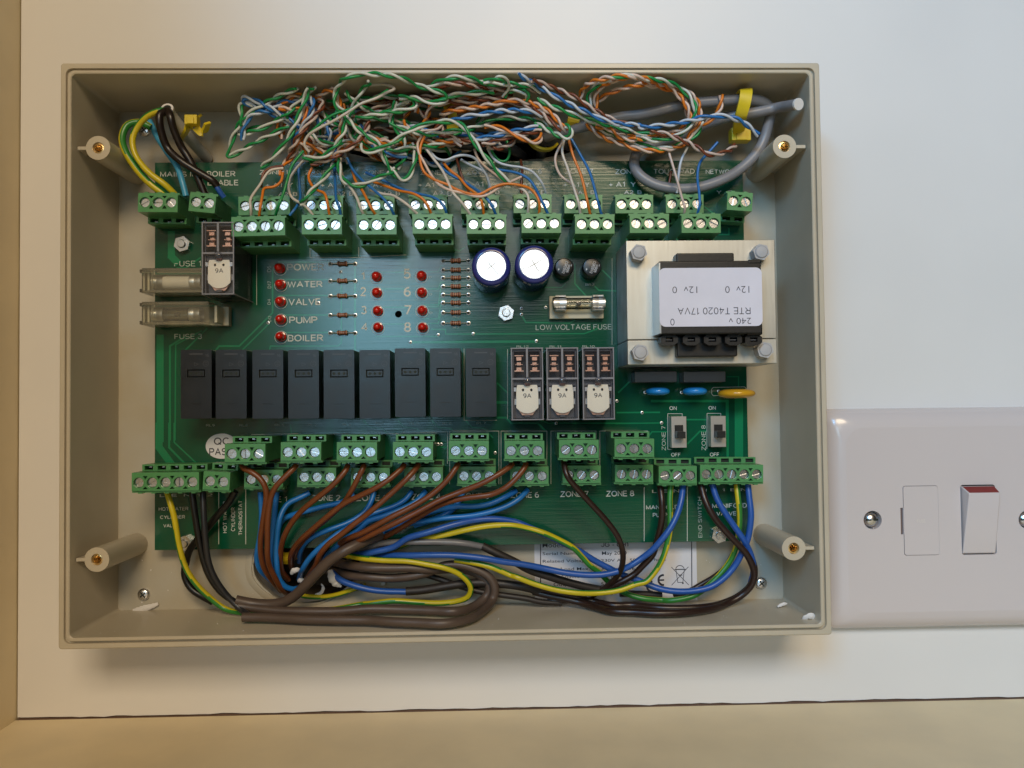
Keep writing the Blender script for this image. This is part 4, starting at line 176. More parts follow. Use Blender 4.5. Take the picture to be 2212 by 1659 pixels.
m_vyel = mat('yellow varistor coat', (.58, .30, .012), .2, coat=.4)
m_swm = mat('switch metal', (.55, .53, .50), .35, .8)
m_brass = mat('brass insert', (.80, .58, .28), .25, 1., bump=.5, bscale=900, aniso=(1, 5, 1))
m_yel = mat('yellow tie plastic', (.62, .47, .015), .35, bump=.1, bscale=600, var=.06, vscale=100)
m_plate = mat('white moulded plate', (.60, .545, .535), .22, coat=.15)
m_red = mat('red switch band', (.20, .008, .006), .3)
m_hole = mat('wall cavity brown', (.10, .07, .045), .9, bump=.5, bscale=200, var=.4, vscale=80)
m_foam = mat('torn white foam', (.70, .68, .66), .8, bump=.4, bscale=500)
m_glass = clear('fuse glass', (.88, .87, .80), .05, .05, (.5, .48, .4))
m_clear = clear('clear relay case', (.90, .90, .93), .06, .06, (.34, .34, .38))
m_edge = mat('painted case edge glint', (.20, .20, .225), .4)  # paler grey paints the light caught along case edges and ribs
m_clear2 = clear('clear fuse cover', (.95, .94, .88), .08, .15, (.58, .55, .46))
def wm(name, col, r=.33): return mat('wire ' + name, col, r, bump=.08, bscale=700, var=.06, vscale=150)
WM = {'brown': wm('brown', (.15, .043, .012)), 'darkbrown': wm('dark brown', (.024, .011, .008)), 'blackbrown': wm('black brown', (.012, .007, .006)),
      'blue': wm('blue', (.012, .165, .52)), 'royal': wm('royal blue', (.018, .09, .37)), 'sky': wm('sky blue', (.05, .30, .50)),
      'grey': wm('grey', (.17, .165, .17)), 'taupe': wm('taupe', (.088, .06, .045), .42), 'sleeve': wm('sleeve', (.022, .016, .013), .5),
      'black': wm('black', (.004, .004, .0045)), 'charcoal': wm('charcoal', (.02, .02, .023)), 'palesheath': wm('pale sheath', (.42, .42, .41)),
      'datagrey': wm('data grey', (.22, .22, .235), .38), 'darkgrey': wm('dark data grey', (.05, .05, .055)),
      'eg': wm('earth green', (.028, .20, .028)), 'ey': wm('earth yellow', (.55, .45, .012)),
      'green': wm('strand green', (.010, .25, .062)), 'orange': wm('strand orange', (.66, .185, .014)), 'strand_blue': wm('strand blue', (.02, .15, .42)),
      'strand_brown': wm('strand brown', (.165, .042, .016)), 'w': wm('strand white', (.60, .55, .49)), 'wg': wm('white green', (.60, .62, .56)),
      'wo': wm('white orange', (.64, .49, .41)), 'wb': wm('white blue', (.52, .57, .64)), 'wbr': wm('white brown', (.56, .44, .38))}

# ---------------------------------------------------------------- mesh helpers
class G:
    def __init__(s): s.v = []; s.f = []; s.m = []
    def add(s, v, f, m=0):
        o = len(s.v); s.v += [tuple(a) for a in v]; s.f += [tuple(i + o for i in q) for q in f]; s.m += [m] * len(f) if isinstance(m, int) else list(m)
        return s
    def box(s, x0, x1, y0, y1, h0, h1, m=0, tx=0, ty=0):
        v = [(x0, y0, h0), (x1, y0, h0), (x1, y1, h0), (x0, y1, h0), (x0 + tx, y0 + ty, h1), (x1 - tx, y0 + ty, h1), (x1 - tx, y1 - ty, h1), (x0 + tx, y1 - ty, h1)]
        return s.add(v, [(3, 2, 1, 0), (4, 5, 6, 7), (0, 1, 5, 4), (1, 2, 6, 5), (2, 3, 7, 6), (3, 0, 4, 7)], m)
    def prism(s, outer, holes, h0, h1, m=0, mside=None, cap0=True):
        def area(l): return sum(l[i][0] * l[(i + 1) % len(l)][1] - l[(i + 1) % len(l)][0] * l[i][1] for i in range(len(l)))
        loops = [list(outer) if area(outer) > 0 else list(outer)[::-1]] + [list(h) if area(h) < 0 else list(h)[::-1] for h in holes]
        flat = [p for l in loops for p in l]; n = len(flat)
        fl = []; o = 0
        for l in loops: fl.append(list(range(o, o + len(l)))); o += len(l)
        cvs, _, cf = delaunay_2d_cdt([Vector((p[0], p[1])) for p in flat], [], fl, 2 if holes else 1, 1e-5)[:3]
        def up(t):
            a_, b_, c_ = [cvs[q] for q in t[:3]]
            return tuple(t) if (b_[0] - a_[0]) * (c_[1] - a_[1]) - (c_[0] - a_[0]) * (b_[1] - a_[1]) > 0 else tuple(t)[::-1]
        cf = [up(t) for t in cf]
        s.add([(p[0], p[1], h1) for p in cvs], cf, m)
        if cap0: s.add([(p[0], p[1], h0) for p in cvs], [t[::-1] for t in cf], m)
        f = []; mm = []
        v = [(p[0], p[1], h0) for p in flat] + [(p[0], p[1], h1) for p in flat]
        o = 0
        for l in loops:
            k = len(l)
            for i in range(k):
                j = (i + 1) % k; f.append((o + i, o + j, o + j + n, o + i + n)); mm.append(m if mside is None else mside)
            o += k
        return s.add(v, f, mm)
    def lathe(s, c, prof, n=24, m=0, axis='h', capt=True, capb=False):
        # prof: (radius, position along the axis); c: centre
        v = []; f = []; mm = []
        for r, z in prof:
            for i in range(n):
                a = 2 * PI * i / n; u, w = r * math.cos(a), r * math.sin(a)
                v.append((c[0] + u, c[1] + w, c[2] + z) if axis == 'h' else (c[0] + z, c[1] + u, c[2] + w) if axis == 'x' else (c[0] + w, c[1] + z, c[2] + u))
        for k in range(len(prof) - 1):
            for i in range(n):
                j = (i + 1) % n; f.append((k * n + i, k * n + j, (k + 1) * n + j, (k + 1) * n + i)); mm.append(m if isinstance(m, int) else m[k])
        if capt: f.append(tuple((len(prof) - 1) * n + i for i in range(n))); mm.append(m if isinstance(m, int) else m[-1])
        if capb: f.append(tuple(range(n))[::-1]); mm.append(m if isinstance(m, int) else m[0])
        return s.add(v, f, mm)
    def loft(s, loops, m=0, closed=False):
        n = len(loops[0]); v = [p for l in loops for p in l]; f = []
        for k in range(len(loops) - 1):
            for i in range(n):
                j = (i + 1) % n; f.append((k * n + i, k * n + j, (k + 1) * n + j, (k + 1) * n + i))
        return s.add(v, f, m)
    def text(s, t, x0, x1, y0, y1, h, m=0, rot=0, thin=0, flip=False):
        vs, fs, w, hh = glyphs(t, thin)
        out = [(p[0] / w, p[1] / hh, h + (p[2] if len(p) > 2 else 0)) for p in vs]
        if rot == 90: v = [(y1 - b * (y1 - y0), x0 + a * (x1 - x0), c) for a, b, c in out]
        elif flip: v = [(x1 - a * (x1 - x0), y1 - b * (y1 - y0), c) for a, b, c in out]
        else: v = [(x0 + a * (x1 - x0), y0 + b * (y1 - y0), c) for a, b, c in out]
        return s.add(v, fs, m)
    def line(s, pts, w, h, m=0, th=0):
        for i in range(len(pts) - 1):
            (ax, ay), (bx, by) = pts[i], pts[i + 1]
            L = math.hypot(bx - ax, by - ay) or 1; dx, dy = (bx - ax) / L, (by - ay) / L
            e = w * .5 * .6; ax, ay, bx, by = ax - dx * e, ay - dy * e, bx + dx * e, by + dy * e
            nx, ny = -dy * w / 2, dx * w / 2; hh = h + .004 * (i % 2)
            q = [(ax - nx, ay - ny), (bx - nx, by - ny), (bx + nx, by + ny), (ax + nx, ay + ny)]
            if th: s.prism(q, [], hh, hh + th, m)
            else: s.add([(a, b, hh) for a, b in q], [(0, 1, 2, 3)], m)
        return s
    def mesh(s, name, mats, origin=(0, 0, 0), smooth=35, recalc=False):
        me = bpy.data.meshes.new(name)
        me.from_pydata([T(a - origin[0], b - origin[1], c - origin[2]) for a, b, c in s.v], [], s.f)
        for mt in mats: me.materials.append(mt)
        me.polygons.foreach_set('material_index', s.m)
        if recalc:
            bm = bmesh.new(); bm.from_mesh(me); bmesh.ops.recalc_face_normals(bm, faces=bm.faces); bm.to_mesh(me); bm.free()
        me.validate()
        if smooth:
            me.shade_smooth(); me.set_sharp_from_angle(angle=math.radians(smooth))
        me.update(); return me
    def obj(s, name, mats, parent=None, origin=None, bevel=0, smooth=35, recalc=False, **kw):
        if origin is None: origin = tuple(np.mean(np.array(s.v), axis=0))
        return place(name, s.mesh(name, mats if isinstance(mats, (list, tuple)) else [mats], origin, smooth, recalc), origin, parent, bevel=bevel, **kw)
ORG = {}
def place(name, me, origin, parent=None, ang=0, bevel=0, label=None, cat=None, group=None, kind=None):
    o = bpy.data.objects.new(name, me); COL.objects.link(o)
    ORG[o] = origin; po = ORG[parent] if parent else (0, 0, 0)
    o.location = T(*[origin[i] - po[i] for i in range(3)])
    if ang: o.rotation_euler = (0, -math.radians(ang), 0)
    if parent: o.parent = parent
    if bevel:
        b = o.modifiers.new('edge', 'BEVEL'); b.width = bevel * S; b.segments = 2; b.limit_method = 'ANGLE'; b.angle_limit = math.radians(50); b.harden_normals = True
    if label: o['label'] = label
    if cat: o['category'] = cat
    if group: o['group'] = group
    if kind: o['kind'] = kind
    return o
def thing(name, label, cat, origin, group=None): return place(name, None, origin, None, label=label, cat=cat, group=group)
GL = {}
def glyphs(t, thin=0):
    k = (t, thin)
    if k in GL: return GL[k]
    if all(ch in LET for ch in t): GL[k] = strokes(t, thin); return GL[k]
    c = bpy.data.curves.new('t', 'FONT'); c.body = t; c.size = 1; c.resolution_u = 3
    c.offset = -.012 if thin else .004
    o = bpy.data.objects.new('t', c); COL.objects.link(o)
    dg = bpy.context.evaluated_depsgraph_get(); me = bpy.data.meshes.new_from_object(o.evaluated_get(dg))
    vs = [(v.co.x, v.co.y) for v in me.vertices]; fs = [tuple(p.vertices) for p in me.polygons]
    bpy.data.objects.remove(o); bpy.data.meshes.remove(me); bpy.data.curves.remove(c)
    xs = [a for a, b in vs]; x0, x1 = min(xs), max(xs)
    hh = .73 if t != '-' else .73
    GL[k] = ([(a - x0, b) for a, b in vs], fs, (x1 - x0) or 1, hh); return GL[k]
def ea(cx, cy, rx, ry, a0, a1, n=12): return [(cx + rx * math.cos(math.radians(a0 + (a1 - a0) * i / n)), cy + ry * math.sin(math.radians(a0 + (a1 - a0) * i / n))) for i in range(n + 1)]
LET = {'A': (.74, [[(0, 0), (.37, 1), (.74, 0)], [(.14, .35), (.60, .35)]]), 'B': (.6, [[(.3, .53)] + [(.33, .53)] + ea(.33, .76, .24, .24, -90, 90) + [(0, 1), (0, 0), (.34, 0)] + ea(.34, .265, .26, .265, -90, 90) + [(0, .53)]]),
 'C': (.72, [ea(.38, .5, .38, .5, 45, 315, 18)]), 'D': (.68, [[(0, 0), (0, 1), (.26, 1)] + ea(.26, .5, .42, .5, 90, -90, 16) + [(0, 0)]]), 'E': (.56, [[(.56, 1), (0, 1), (0, 0), (.58, 0)], [(0, .53), (.52, .53)]]), 'F': (.54, [[(.54, 1), (0, 1), (0, 0)], [(0, .52), (.46, .52)]]),
 'G': (.76, [ea(.39, .5, .39, .5, 42, 335, 20) + [(.74, .46), (.42, .46)]]), 'H': (.64, [[(0, 0), (0, 1)], [(.64, 0), (.64, 1)], [(0, .53), (.64, .53)]]), 'I': (.12, [[(.06, 0), (.06, 1)]]), 'J': (.45, [[(.45, 1), (.45, .28)] + ea(.22, .28, .23, .28, 0, -180)]),
 'K': (.62, [[(0, 0), (0, 1)], [(.6, 1), (0, .4)], [(.2, .58), (.64, 0)]]), 'L': (.5, [[(0, 1), (0, 0), (.5, 0)]]), 'M': (.76, [[(0, 0), (0, 1), (.38, .08), (.76, 1), (.76, 0)]]), 'N': (.64, [[(0, 0), (0, 1), (.64, 0), (.64, 1)]]), 'O': (.8, [ea(.4, .5, .4, .5, 90, 449, 24)]),
 'P': (.6, [[(0, 0), (0, 1), (.33, 1)] + ea(.33, .735, .27, .265, 90, -90) + [(0, .47)]]), 'Q': (.8, [ea(.4, .5, .4, .5, 90, 449, 24), [(.5, .25), (.78, -.04)]]), 'R': (.66, [[(0, 0), (0, 1), (.35, 1)] + ea(.35, .74, .27, .26, 90, -90) + [(0, .48)], [(.32, .48), (.66, 0)]]),
 'S': (.62, [ea(.31, .745, .29, .255, 25, 255, 12) + ea(.31, .255, .31, .255, 80, -160, 12)]), 'T': (.64, [[(0, 1), (.64, 1)], [(.32, 1), (.32, 0)]]), 'U': (.64, [[(0, 1), (0, .32)] + ea(.32, .32, .32, .32, 180, 360) + [(.64, 1)]]), 'V': (.72, [[(0, 1), (.36, 0), (.72, 1)]]),
 'W': (1.0, [[(0, 1), (.25, 0), (.5, .95), (.75, 0), (1, 1)]]), 'X': (.66, [[(0, 0), (.66, 1)], [(0, 1), (.66, 0)]]), 'Y': (.7, [[(0, 1), (.35, .45), (.7, 1)], [(.35, .45), (.35, 0)]]), 'Z': (.62, [[(.02, 1), (.62, 1), (0, 0), (.64, 0)]]),
 '0': (.54, [ea(.27, .5, .27, .5, 90, 449, 22)]), '1': (.3, [[(.02, .76), (.24, 1), (.24, 0)]]), '2': (.54, [ea(.27, .72, .26, .28, 165, -30, 10) + [(0, 0), (.56, 0)]]), '3': (.54, [ea(.26, .75, .24, .25, 150, -75, 10) + ea(.26, .26, .28, .27, 78, -160, 12)]),
 '4': (.56, [[(.42, 0), (.42, 1), (0, .28), (.58, .28)]]), '5': (.54, [[(.5, 1), (.1, 1), (.04, .5)] + ea(.27, .33, .27, .33, 135, -155, 12)]), '6': (.54, [ea(.27, .31, .26, .31, 90, 449, 18), ea(.38, .42, .38, .58, 80, 190, 10)]), '7': (.54, [[(0, 1), (.54, 1), (.2, 0)]]),
 '8': (.54, [ea(.27, .76, .23, .24, 90, 449, 16), ea(.27, .26, .27, .26, 90, 449, 16)]), '9': (.54, [ea(.27, .69, .26, .31, 90, 449, 18), ea(.16, .58, .38, .58, -100, 10, 10)]), '+': (.56, [[(0, .42), (.56, .42)], [(.28, .14), (.28, .7)]]), '-': (.34, [[(0, .38), (.34, .38)]]), ' ': (.24, []), '.': (.1, [[(.05, 0), (.05, .06)]]), ':': (.1, [[(.05, 0), (.05, .1)], [(.05, .5), (.05, .6)]])}
def strokes(t, thin):
    th = .105 if thin else .15; x = 0; vs = []; fs = []; k = 0
    for ch in t:
        w, ss = LET[ch]
        for st in ss:
            n = len(st); o = len(vs); dz = .0025 * (k % 9); k += 1
            for i, (px_, py_) in enumerate(st):
                a = Vector(st[max(i - 1, 0)]); b_ = Vector(st[min(i + 1, n - 1)]); c = Vector((px_, py_))
                d1 = (c - a).normalized() if i else (b_ - c).normalized(); d2 = (b_ - c).normalized() if i < n - 1 else d1
                d = (d1 + d2); d = d.normalized() if d.length > .2 else d1
                nn = Vector((-d.y, d.x)); m_ = min(1.9, 1 / max(.4, nn.dot(Vector((-d1.y, d1.x))))) * th / 2
                ex = d1 * (-th / 2 if i == 0 else th / 2 if i == n - 1 else 0) * .8
                for sg in (1, -1): vs.append((x + (px_ * (1 - th) + th / 2 * w if w < .2 else px_) + nn.x * sg * m_ + ex.x * .0, th * .5 + py_ * (1 - th) + nn.y * sg * m_, dz))
            fs += [(o + 2 * i + 1, o + 2 * i + 3, o + 2 * i + 2, o + 2 * i) for i in range(n - 1)]
        x += w + (.24 if ch != ' ' else .1)
    x0 = min(v[0] for v in vs); x1 = max(v[0] for v in vs)
    return [(a - x0, b, c) for a, b, c in vs], fs, x1 - x0, 1.0
def circ(x, y, r, n=20, ry=None, a0=0): return [(x + r * math.cos(a0 + 2 * PI * i / n), y + (ry or r) * math.sin(a0 + 2 * PI * i / n)) for i in range(n)]
def rrect(x0, x1, y0, y1, r, n=5):
    p = []
    for cx, cy, a in ((x1 - r, y1 - r, 0), (x0 + r, y1 - r, 90), (x0 + r, y0 + r, 180), (x1 - r, y0 + r, 270)):
        for i in range(n + 1):
            t = math.radians(a + 90 * i / n); p.append((cx + r * math.cos(t), cy + r * math.sin(t)))
    return p
def rc(x0, x1, y0, y1): return [(x0, y0), (x1, y0), (x1, y1), (x0, y1)]
def smooth_path(pts, step=.7):
    P = np.array(pts, float)
    if len(P) < 2: return P
    P = np.vstack([2 * P[0] - P[1], P, 2 * P[-1] - P[-2]]); out = []
    for i in range(1, len(P) - 2):
        a, b, c, d = P[i - 1], P[i], P[i + 1], P[i + 2]
        n = max(2, int(np.linalg.norm(c - b) / step))
        ta = max(np.linalg.norm(b - a), 1e-6) ** .5; tb = max(np.linalg.norm(c - b), 1e-6) ** .5; td = max(np.linalg.norm(d - c), 1e-6) ** .5
        m1 = ((b - a) / ta - (c - a) / (ta + tb) + (c - b) / tb) * tb
        m2 = ((c - b) / tb - (d - b) / (tb + td) + (d - c) / td) * tb
        for j in range(n):
            t = j / n; t2, t3 = t * t, t ** 3
            out.append((2 * t3 - 3 * t2 + 1) * b + (t3 - 2 * t2 + t) * m1 + (-2 * t3 + 3 * t2) * c + (t3 - t2) * m2)
    out.append(P[-2]); Q = np.array(out)
    for _ in range(2): Q[1:-1] = .25 * Q[:-2] + .5 * Q[1:-1] + .25 * Q[2:]
    return Q
def frames(Q):
    tn = np.gradient(Q, axis=0); tn /= np.linalg.norm(tn, axis=1)[:, None] + 1e-9
    n = np.cross(tn[0], (0, 0, 1.)); 
    if np.linalg.norm(n) < 1e-3: n = np.cross(tn[0], (0, 1., 0))
    n /= np.linalg.norm(n); N = [n]
    for i in range(1, len(Q)):
        n = N[-1] - tn[i] * np.dot(N[-1], tn[i]); n /= np.linalg.norm(n) + 1e-9; N.append(n)
    N = np.array(N); return tn, N, np.cross(tn, N)
def tube(g, Q, r, n=10, m=0, stripe=None, twist=0.):
    tn, N, B = frames(Q); k = len(Q); o = []
    seg = np.linalg.norm(np.diff(Q, axis=0), axis=1); s = np.concatenate([[0], np.cumsum(seg)])
    for i in range(k):
        for j in range(n):
            a = 2 * PI * j / n; o.append(Q[i] + r * (math.cos(a) * N[i] + math.sin(a) * B[i]))
    f = []; mm = []
    for i in range(k - 1):
        for j in range(n):
            jj = (j + 1) % n; f.append((i * n + j, i * n + jj, (i + 1) * n + jj, (i + 1) * n + j))
            if stripe is None: mm.append(m)
            else:
                la = np.cross(tn[i], (0, 0, 1.)); ph_ = math.atan2(np.dot(la, B[i]), np.dot(la, N[i]))
                mm.append(stripe[1] if math.cos(2 * PI * (j + .5) / n - ph_ + stripe[2] + 1.1 * math.sin(twist * s[i] + stripe[2])) > stripe[3] else stripe[0])
    f.append(tuple(range(n))[::-1]); f.append(tuple((k - 1) * n + j for j in range(n))); mm += [m, m]
    g.add(o, f, mm)
def ribbon(g, pts, w, th, dirv, m=0):
    Q = smooth_path(pts, .6); d = np.array(dirv, float); d /= np.linalg.norm(d)
    tn, _, _ = frames(Q); v = []
    for i, q in enumerate(Q):
        nn = np.cross(tn[i], d); nn /= np.linalg.norm(nn)
        dd = np.cross(nn, tn[i])
        for a, b in ((-1, -1), (1, -1), (1, 1), (-1, 1)): v.append(q + dd * a * w / 2 + nn * b * th / 2)
    f = []
    for i in range(len(Q) - 1):
        for j in range(4): f.append((i * 4 + j, i * 4 + (j + 1) % 4, i * 4 + 4 + (j + 1) % 4, i * 4 + 4 + j))
    k = len(Q) - 1; f += [(3, 2, 1, 0), (k * 4, k * 4 + 1, k * 4 + 2, k * 4 + 3)]
    g.add(v, f, m)

# ---------------------------------------------------------------- setting
hx, hy, _, hrx, hry = DATA['hole']; kx, ky, _, krx, kry = DATA['hole2']
def ragged(cx, cy, rx, ry, n=48, amp=.35, sd=1):
    rg = random.Random(sd); ph = [rg.uniform(0, 6.3) for _ in range(4)]
    return [(cx + (rx + amp * (math.sin(3 * a + ph[0]) + math.sin(7 * a + ph[1]) * .6 + rg.uniform(-.5, .5))) * math.cos(a), cy + (ry + amp * (math.sin(4 * a + ph[2]) + rg.uniform(-.5, .5))) * math.sin(a)) for a in [2 * PI * i / n for i in range(n)]]
H1 = ragged(hx, hy, hrx, hry, sd=3); H2 = ragged(kx, ky, krx, kry, 60, .4, sd=5)
rg = random.Random(11)
edge = [(-165.3 + i * 4.0 + rg.uniform(-.8, .8), -135.2 + rg.uniform(-.2, .2) + .14 * math.sin(i * .7)) for i in range(1, 140)]
g = G(); g.prism([(-165.3, -135)] + edge + [(400, -135), (400, 260), (-165.3, 260)], [circ(hx, hy, hrx + 1.5, 40, hry + 1.5), circ(kx, ky, krx + 1, 40, kry + 1)], -15, -3)
g.obj('back_wall', m_board, kind='structure', smooth=0)
g = G(); g.box(-200, -165.7, -330, 300, -25, 520)
g.obj('side_wall', m_cream, kind='structure', smooth=0)
g = G(); g.box(-165.65, 420, -330, -135.85, -2.4, 520)
g.obj('ledge', m_cream, kind='structure', smooth=0)
g = G(); g.box(-165.6, 420, -137.5, -134.9, -24, -4.2); g.obj('seam_filler', mat('seam brown', (.16, .095, .065), .9, bump=.4, bscale=300), kind='structure', smooth=0)
g = G()
for cx, cy, rx, ry in ((hx, hy, hrx + 1.5, hry + 1.5), (kx, ky, krx + 1, kry + 1)):
    g.loft([[(x, y, -15.1) for x, y in circ(cx, cy, rx + .5, 40, ry + .5)], [(x, y, -42) for x, y in circ(cx, cy, rx + 1, 40, ry + 1)]])
    g.add([(x, y, -42) for x, y in circ(cx, cy, rx + 1, 40, ry + 1)], [tuple(range(40))])
g.obj('wall_cavity', m_hole, kind='structure')

# ---------------------------------------------------------------- enclosure
W2, HH2 = 131.0, 99.35
enc = thing('enclosure', 'open beige plastic wiring box without its lid, screwed to the white board', 'enclosure', (0, 0, 0))
LP = [(0, -2.98, 1.), (0, 33.3, 1.), (.3, 33.6, 1.), (1.75, 33.6, 2.2), (1.85, 32.5, 2.2), (2.5, 32.5, 2.3), (2.6, 33.85, 2.3), (2.8, 34.05, 2.2), (3.5, 34.05, 1.9), (3.8, 33.8, 1.7), (3.9, 32.8, 1.5), (4.55, 0, 1.2)]
g = G(); g.loft([[(x, y, h) for x, y in rrect(-W2 + i, W2 - i, -HH2 + i, HH2 - i, r, 6)] for i, h, r in LP])
g.obj('side_shell', m_box, enc, (0, 0, 0), smooth=30)
g = G(); g.prism(rrect(-W2 + 3, W2 - 3, -HH2 + 3, HH2 - 3, 1.2), [H1, H2], -2.9, 0)
g.obj('floor_panel', m_floor, enc, (0, 0, 0), smooth=30)
g = G(); g.loft([[(x, y, h) for x, y in ragged(hx, hy, hrx + d, hry + d, 60, .25, 9)] for d, h in ((.4, -.05), (.6, .45), (1.4, .5), (2.8, .12), (3.2, -.05))])
g.obj('knockout_rim', m_floor, enc)
bi = 0
for k, (x, y, h) in enumerate(DATA['boss']):
    sgn = 1 if x > 0 else -1; g = G()
    ang = 3 if k != 3 else 12
    prof = circ(x, y, 4.15, 36)
    g.prism(prof, [circ(x, y, 2.0, 24)], 0, h)
    g.box(*sorted((x + sgn * 4.05, sgn * 126.6)), y - .55, y + .55, 0, h - .25)
    b = g.obj('screw_post', m_box, enc, (x, y, 0), smooth=30, recalc=True)
    g = G(); g.lathe((x, y, 0), [(1.95, h - 9), (1.95, h - .6), (1.35, h - .5)], 24, capt=False)
    g.lathe((x, y, 0), [(1.35, h - .5)] + [(1.35 - .22 * (i % 2), h - .6 - .4 * i) for i in range(16)] + [(1.2, h - 9)], 24, capt=False)
    g.add([(a, c, h - 8.8) for a, c in circ(x, y, 1.3, 16)], [tuple(range(16))], 1)
    g.obj('brass_insert', [m_brass, m_recess_shade], b)
g = G(); x0, x1, y0, y1 = DATA['rating']
g.box(x0, x1, y0, -70, 0.0, .06)
lab = g.obj('rating_label', m_paper, enc, smooth=0)
g = G()
for t, a, b, c, d, bold in DATA['rtext']: g.text(t, a, b, c, d, .1)
L = DATA['rlines']
for i in (0, 2): g.line([L[i][:2], L[i + 1][:2]], .35, .1)
for (a, b) in (DATA['ce'][0][:2], DATA['ce'][1][:2]):      # the two letters of the CE mark
    pass
ca, cb = DATA['ce']
def arc(cx, cy, r, a0, a1, n=14): return [(cx + r * math.cos(math.radians(a0 + (a1 - a0) * i / n)), cy + r * math.sin(math.radians(a0 + (a1 - a0) * i / n))) for i in range(n + 1)]
g.line(arc(ca[0] + .8, ca[1], 1.9, 90, 270), .75, .1); g.line([(ca[0] - 1, ca[1]), (ca[0] + .9, ca[1])], .6, .105)
g.line(arc(cb[0] + .4, cb[1], 1.9, 90, 270), .75, .1)
x0, x1, y0, y1 = DATA['bin']; w = x1 - x0; h = y1 - y0
g.line([(x0, y1), (x1, y0)], .22, .1); g.line([(x0, y0), (x1, y1)], .22, .108)
g.line([(x0 + .26 * w, y1 - .12 * h), (x0 + .36 * w, y0 + .14 * h), (x0 + .66 * w, y0 + .14 * h), (x0 + .76 * w, y1 - .12 * h)], .22, .112)
g.line([(x0 + .2 * w, y1 - .13 * h), (x0 + .82 * w, y1 - .13 * h)], .35, .12); g.line(arc(x0 + .5 * w, y1 - .16 * h, .26 * w, 20, 160), .25, .124)
g.line([(x0 + .42 * w, y0 + .55 * h), (x0 + .62 * w, y0 + .55 * h)], .35, .126); g.prism(circ(x0 + .66 * w, y0 + .1 * h, .35, 12), [], .1, .13)
g.obj('label_print', m_ink, lab, smooth=0)

# crosshead and hex fixings
def pan_screw(x, y, h, label, r=2.35):
    g = G(); g.lathe((x, y, h), [(r, 0), (r, .5), (r * .9, .9), (r * .6, 1.25), (.1, 1.35)], 28)
    t = g.obj('crosshead_screw', m_steel, None, (x, y, h), label=label, cat='screw', group='crosshead screws holding the box')
    g = G()
    for i, a in enumerate((40, 130)):
        ca_, sa = math.cos(math.radians(a)), math.sin(math.radians(a)); q = [(-1.3, -.22), (1.3, -.22), (1.3, .22), (-1.3, .22)]
        g.prism([(x + ca_ * u - sa * v, y + sa * u + ca_ * v) for u, v in q], [], h + .5, h + 1.375 + .004 * i)
    g.obj('cross_recess', m_recess_shade, t, smooth=0)  # black bars paint the shaded cross, the head itself is uncut
bs = DATA['boxscrew']
pan_screw(*bs[0][:2], 0, 'crosshead screw in the bare lower left corner of the box floor')
pan_screw(*bs[1][:2], 0, 'crosshead screw beside the dark brown wire loop')
pan_screw(*bs[2][:2], 0, 'crosshead screw half hidden behind the yellow-green mains wires')
NL = ['hex nut above the FUSE 1 print', 'hex nut in the middle of the board left of the glass fuse', 'hex nut behind the yellow-green wire under the VALVE print', 'hex nut beside the END SWITCH print']
for (x, y, h), lb in zip(DATA['nuts'], NL):
    g = G(); g.prism(circ(x, y, 3.0, 6, a0=.3), [circ(x, y, 1.6, 20)], 8.02, 10.3)
    t = g.obj('hex_nut', m_steel, None, (x, y, 8), bevel=.25, label=lb, cat='nut', group='hex nuts holding the circuit board', recalc=True)
    g = G(); g.lathe((x, y, 0), [(1.55, 0.05), (1.55, 10.7), (1.3, 11.1)], 20); g.obj('bolt_end', m_steel, t)
    g = G(); g.lathe((x, y, 0), [(2.6, 0.02), (2.6, 6.35)], 20); g.obj('spacer', m_beige, t)

# ---------------------------------------------------------------- circuit board
bx0, bx1, by0, by1 = DATA['pcb']
pcb = thing('circuit_board', 'green circuit board with white print carrying the relays, lights and plug headers', 'circuit board', (0, 0, 8))
ph = DATA['pcbhole']
g = G(); g.prism(rc(bx0, bx1, by0, by1), [circ(ph[0], ph[1], 1.3, 18)], 6.4, 8)
g.obj('board_panel', m_pcb, pcb, (0, 0, 8), smooth=0)
g = G()
for i, t in enumerate(DATA['traces']): g.line(t[1:], t[0], 8.006 + .0006 * i, th=.035)
g.obj('copper_tracks', m_trace, pcb, (0, 0, 8), smooth=0, kind='stuff')
g = G()
for t, x0, x1, y0, y1, rot, thin in DATA['text']: g.text(t, x0, x1, y0, y1, 8.075, 1 if thin else 0, rot, thin)
for i, l in enumerate(DATA['lines']): g.line(l[1:], l[0] * 1.1, 8.078 + .0004 * i, 0)
for x, y, h in DATA['leds']: g.line(arc(x - .1, y - .2, 2.35, 0, 360, 24), .14, 8.09, 0)
g.obj('board_print', [m_silk, m_silkt], pcb, (0, 0, 8), smooth=0, kind='stuff')
def pad(r0, r1):
    g = G(); g.lathe((0, 0, 0), [(r1, 0), (r1 * .92, .14), (r0, .2), (r0 * .8, .02)], 16, [0, 0, 1], capt=True); return g.mesh('solder_pad', [m_tin, m_recess_shade])
pm = pad(.30, .62); pm2 = pad(.52, .88)
for x, y, h in DATA['vias']: place('solder_pad', pm, (x, y, 8.05), pcb)
for r in DATA['res']:
    for x, y in ((r[0], r[1]), (r[3], r[4])): place('solder_pad', pm2, (x, y, 8.05), pcb)
x, y, h, w, hh = DATA['sticker']
g = G(); g.prism(circ(x, y, w / 2, 40, hh / 2), [], 8.1, 8.22)
st = g.obj('sticker', m_paper, pcb, smooth=0)
g = G(); g.text('QC', x - 2.9, x + 2.6, y + .5, y + 3.2, 8.25); g.text('PASS', x - 4.6, x + 4.0, y - 3.4, y - .7, 8.25)
g.obj('sticker_print', m_ink, st, smooth=0)
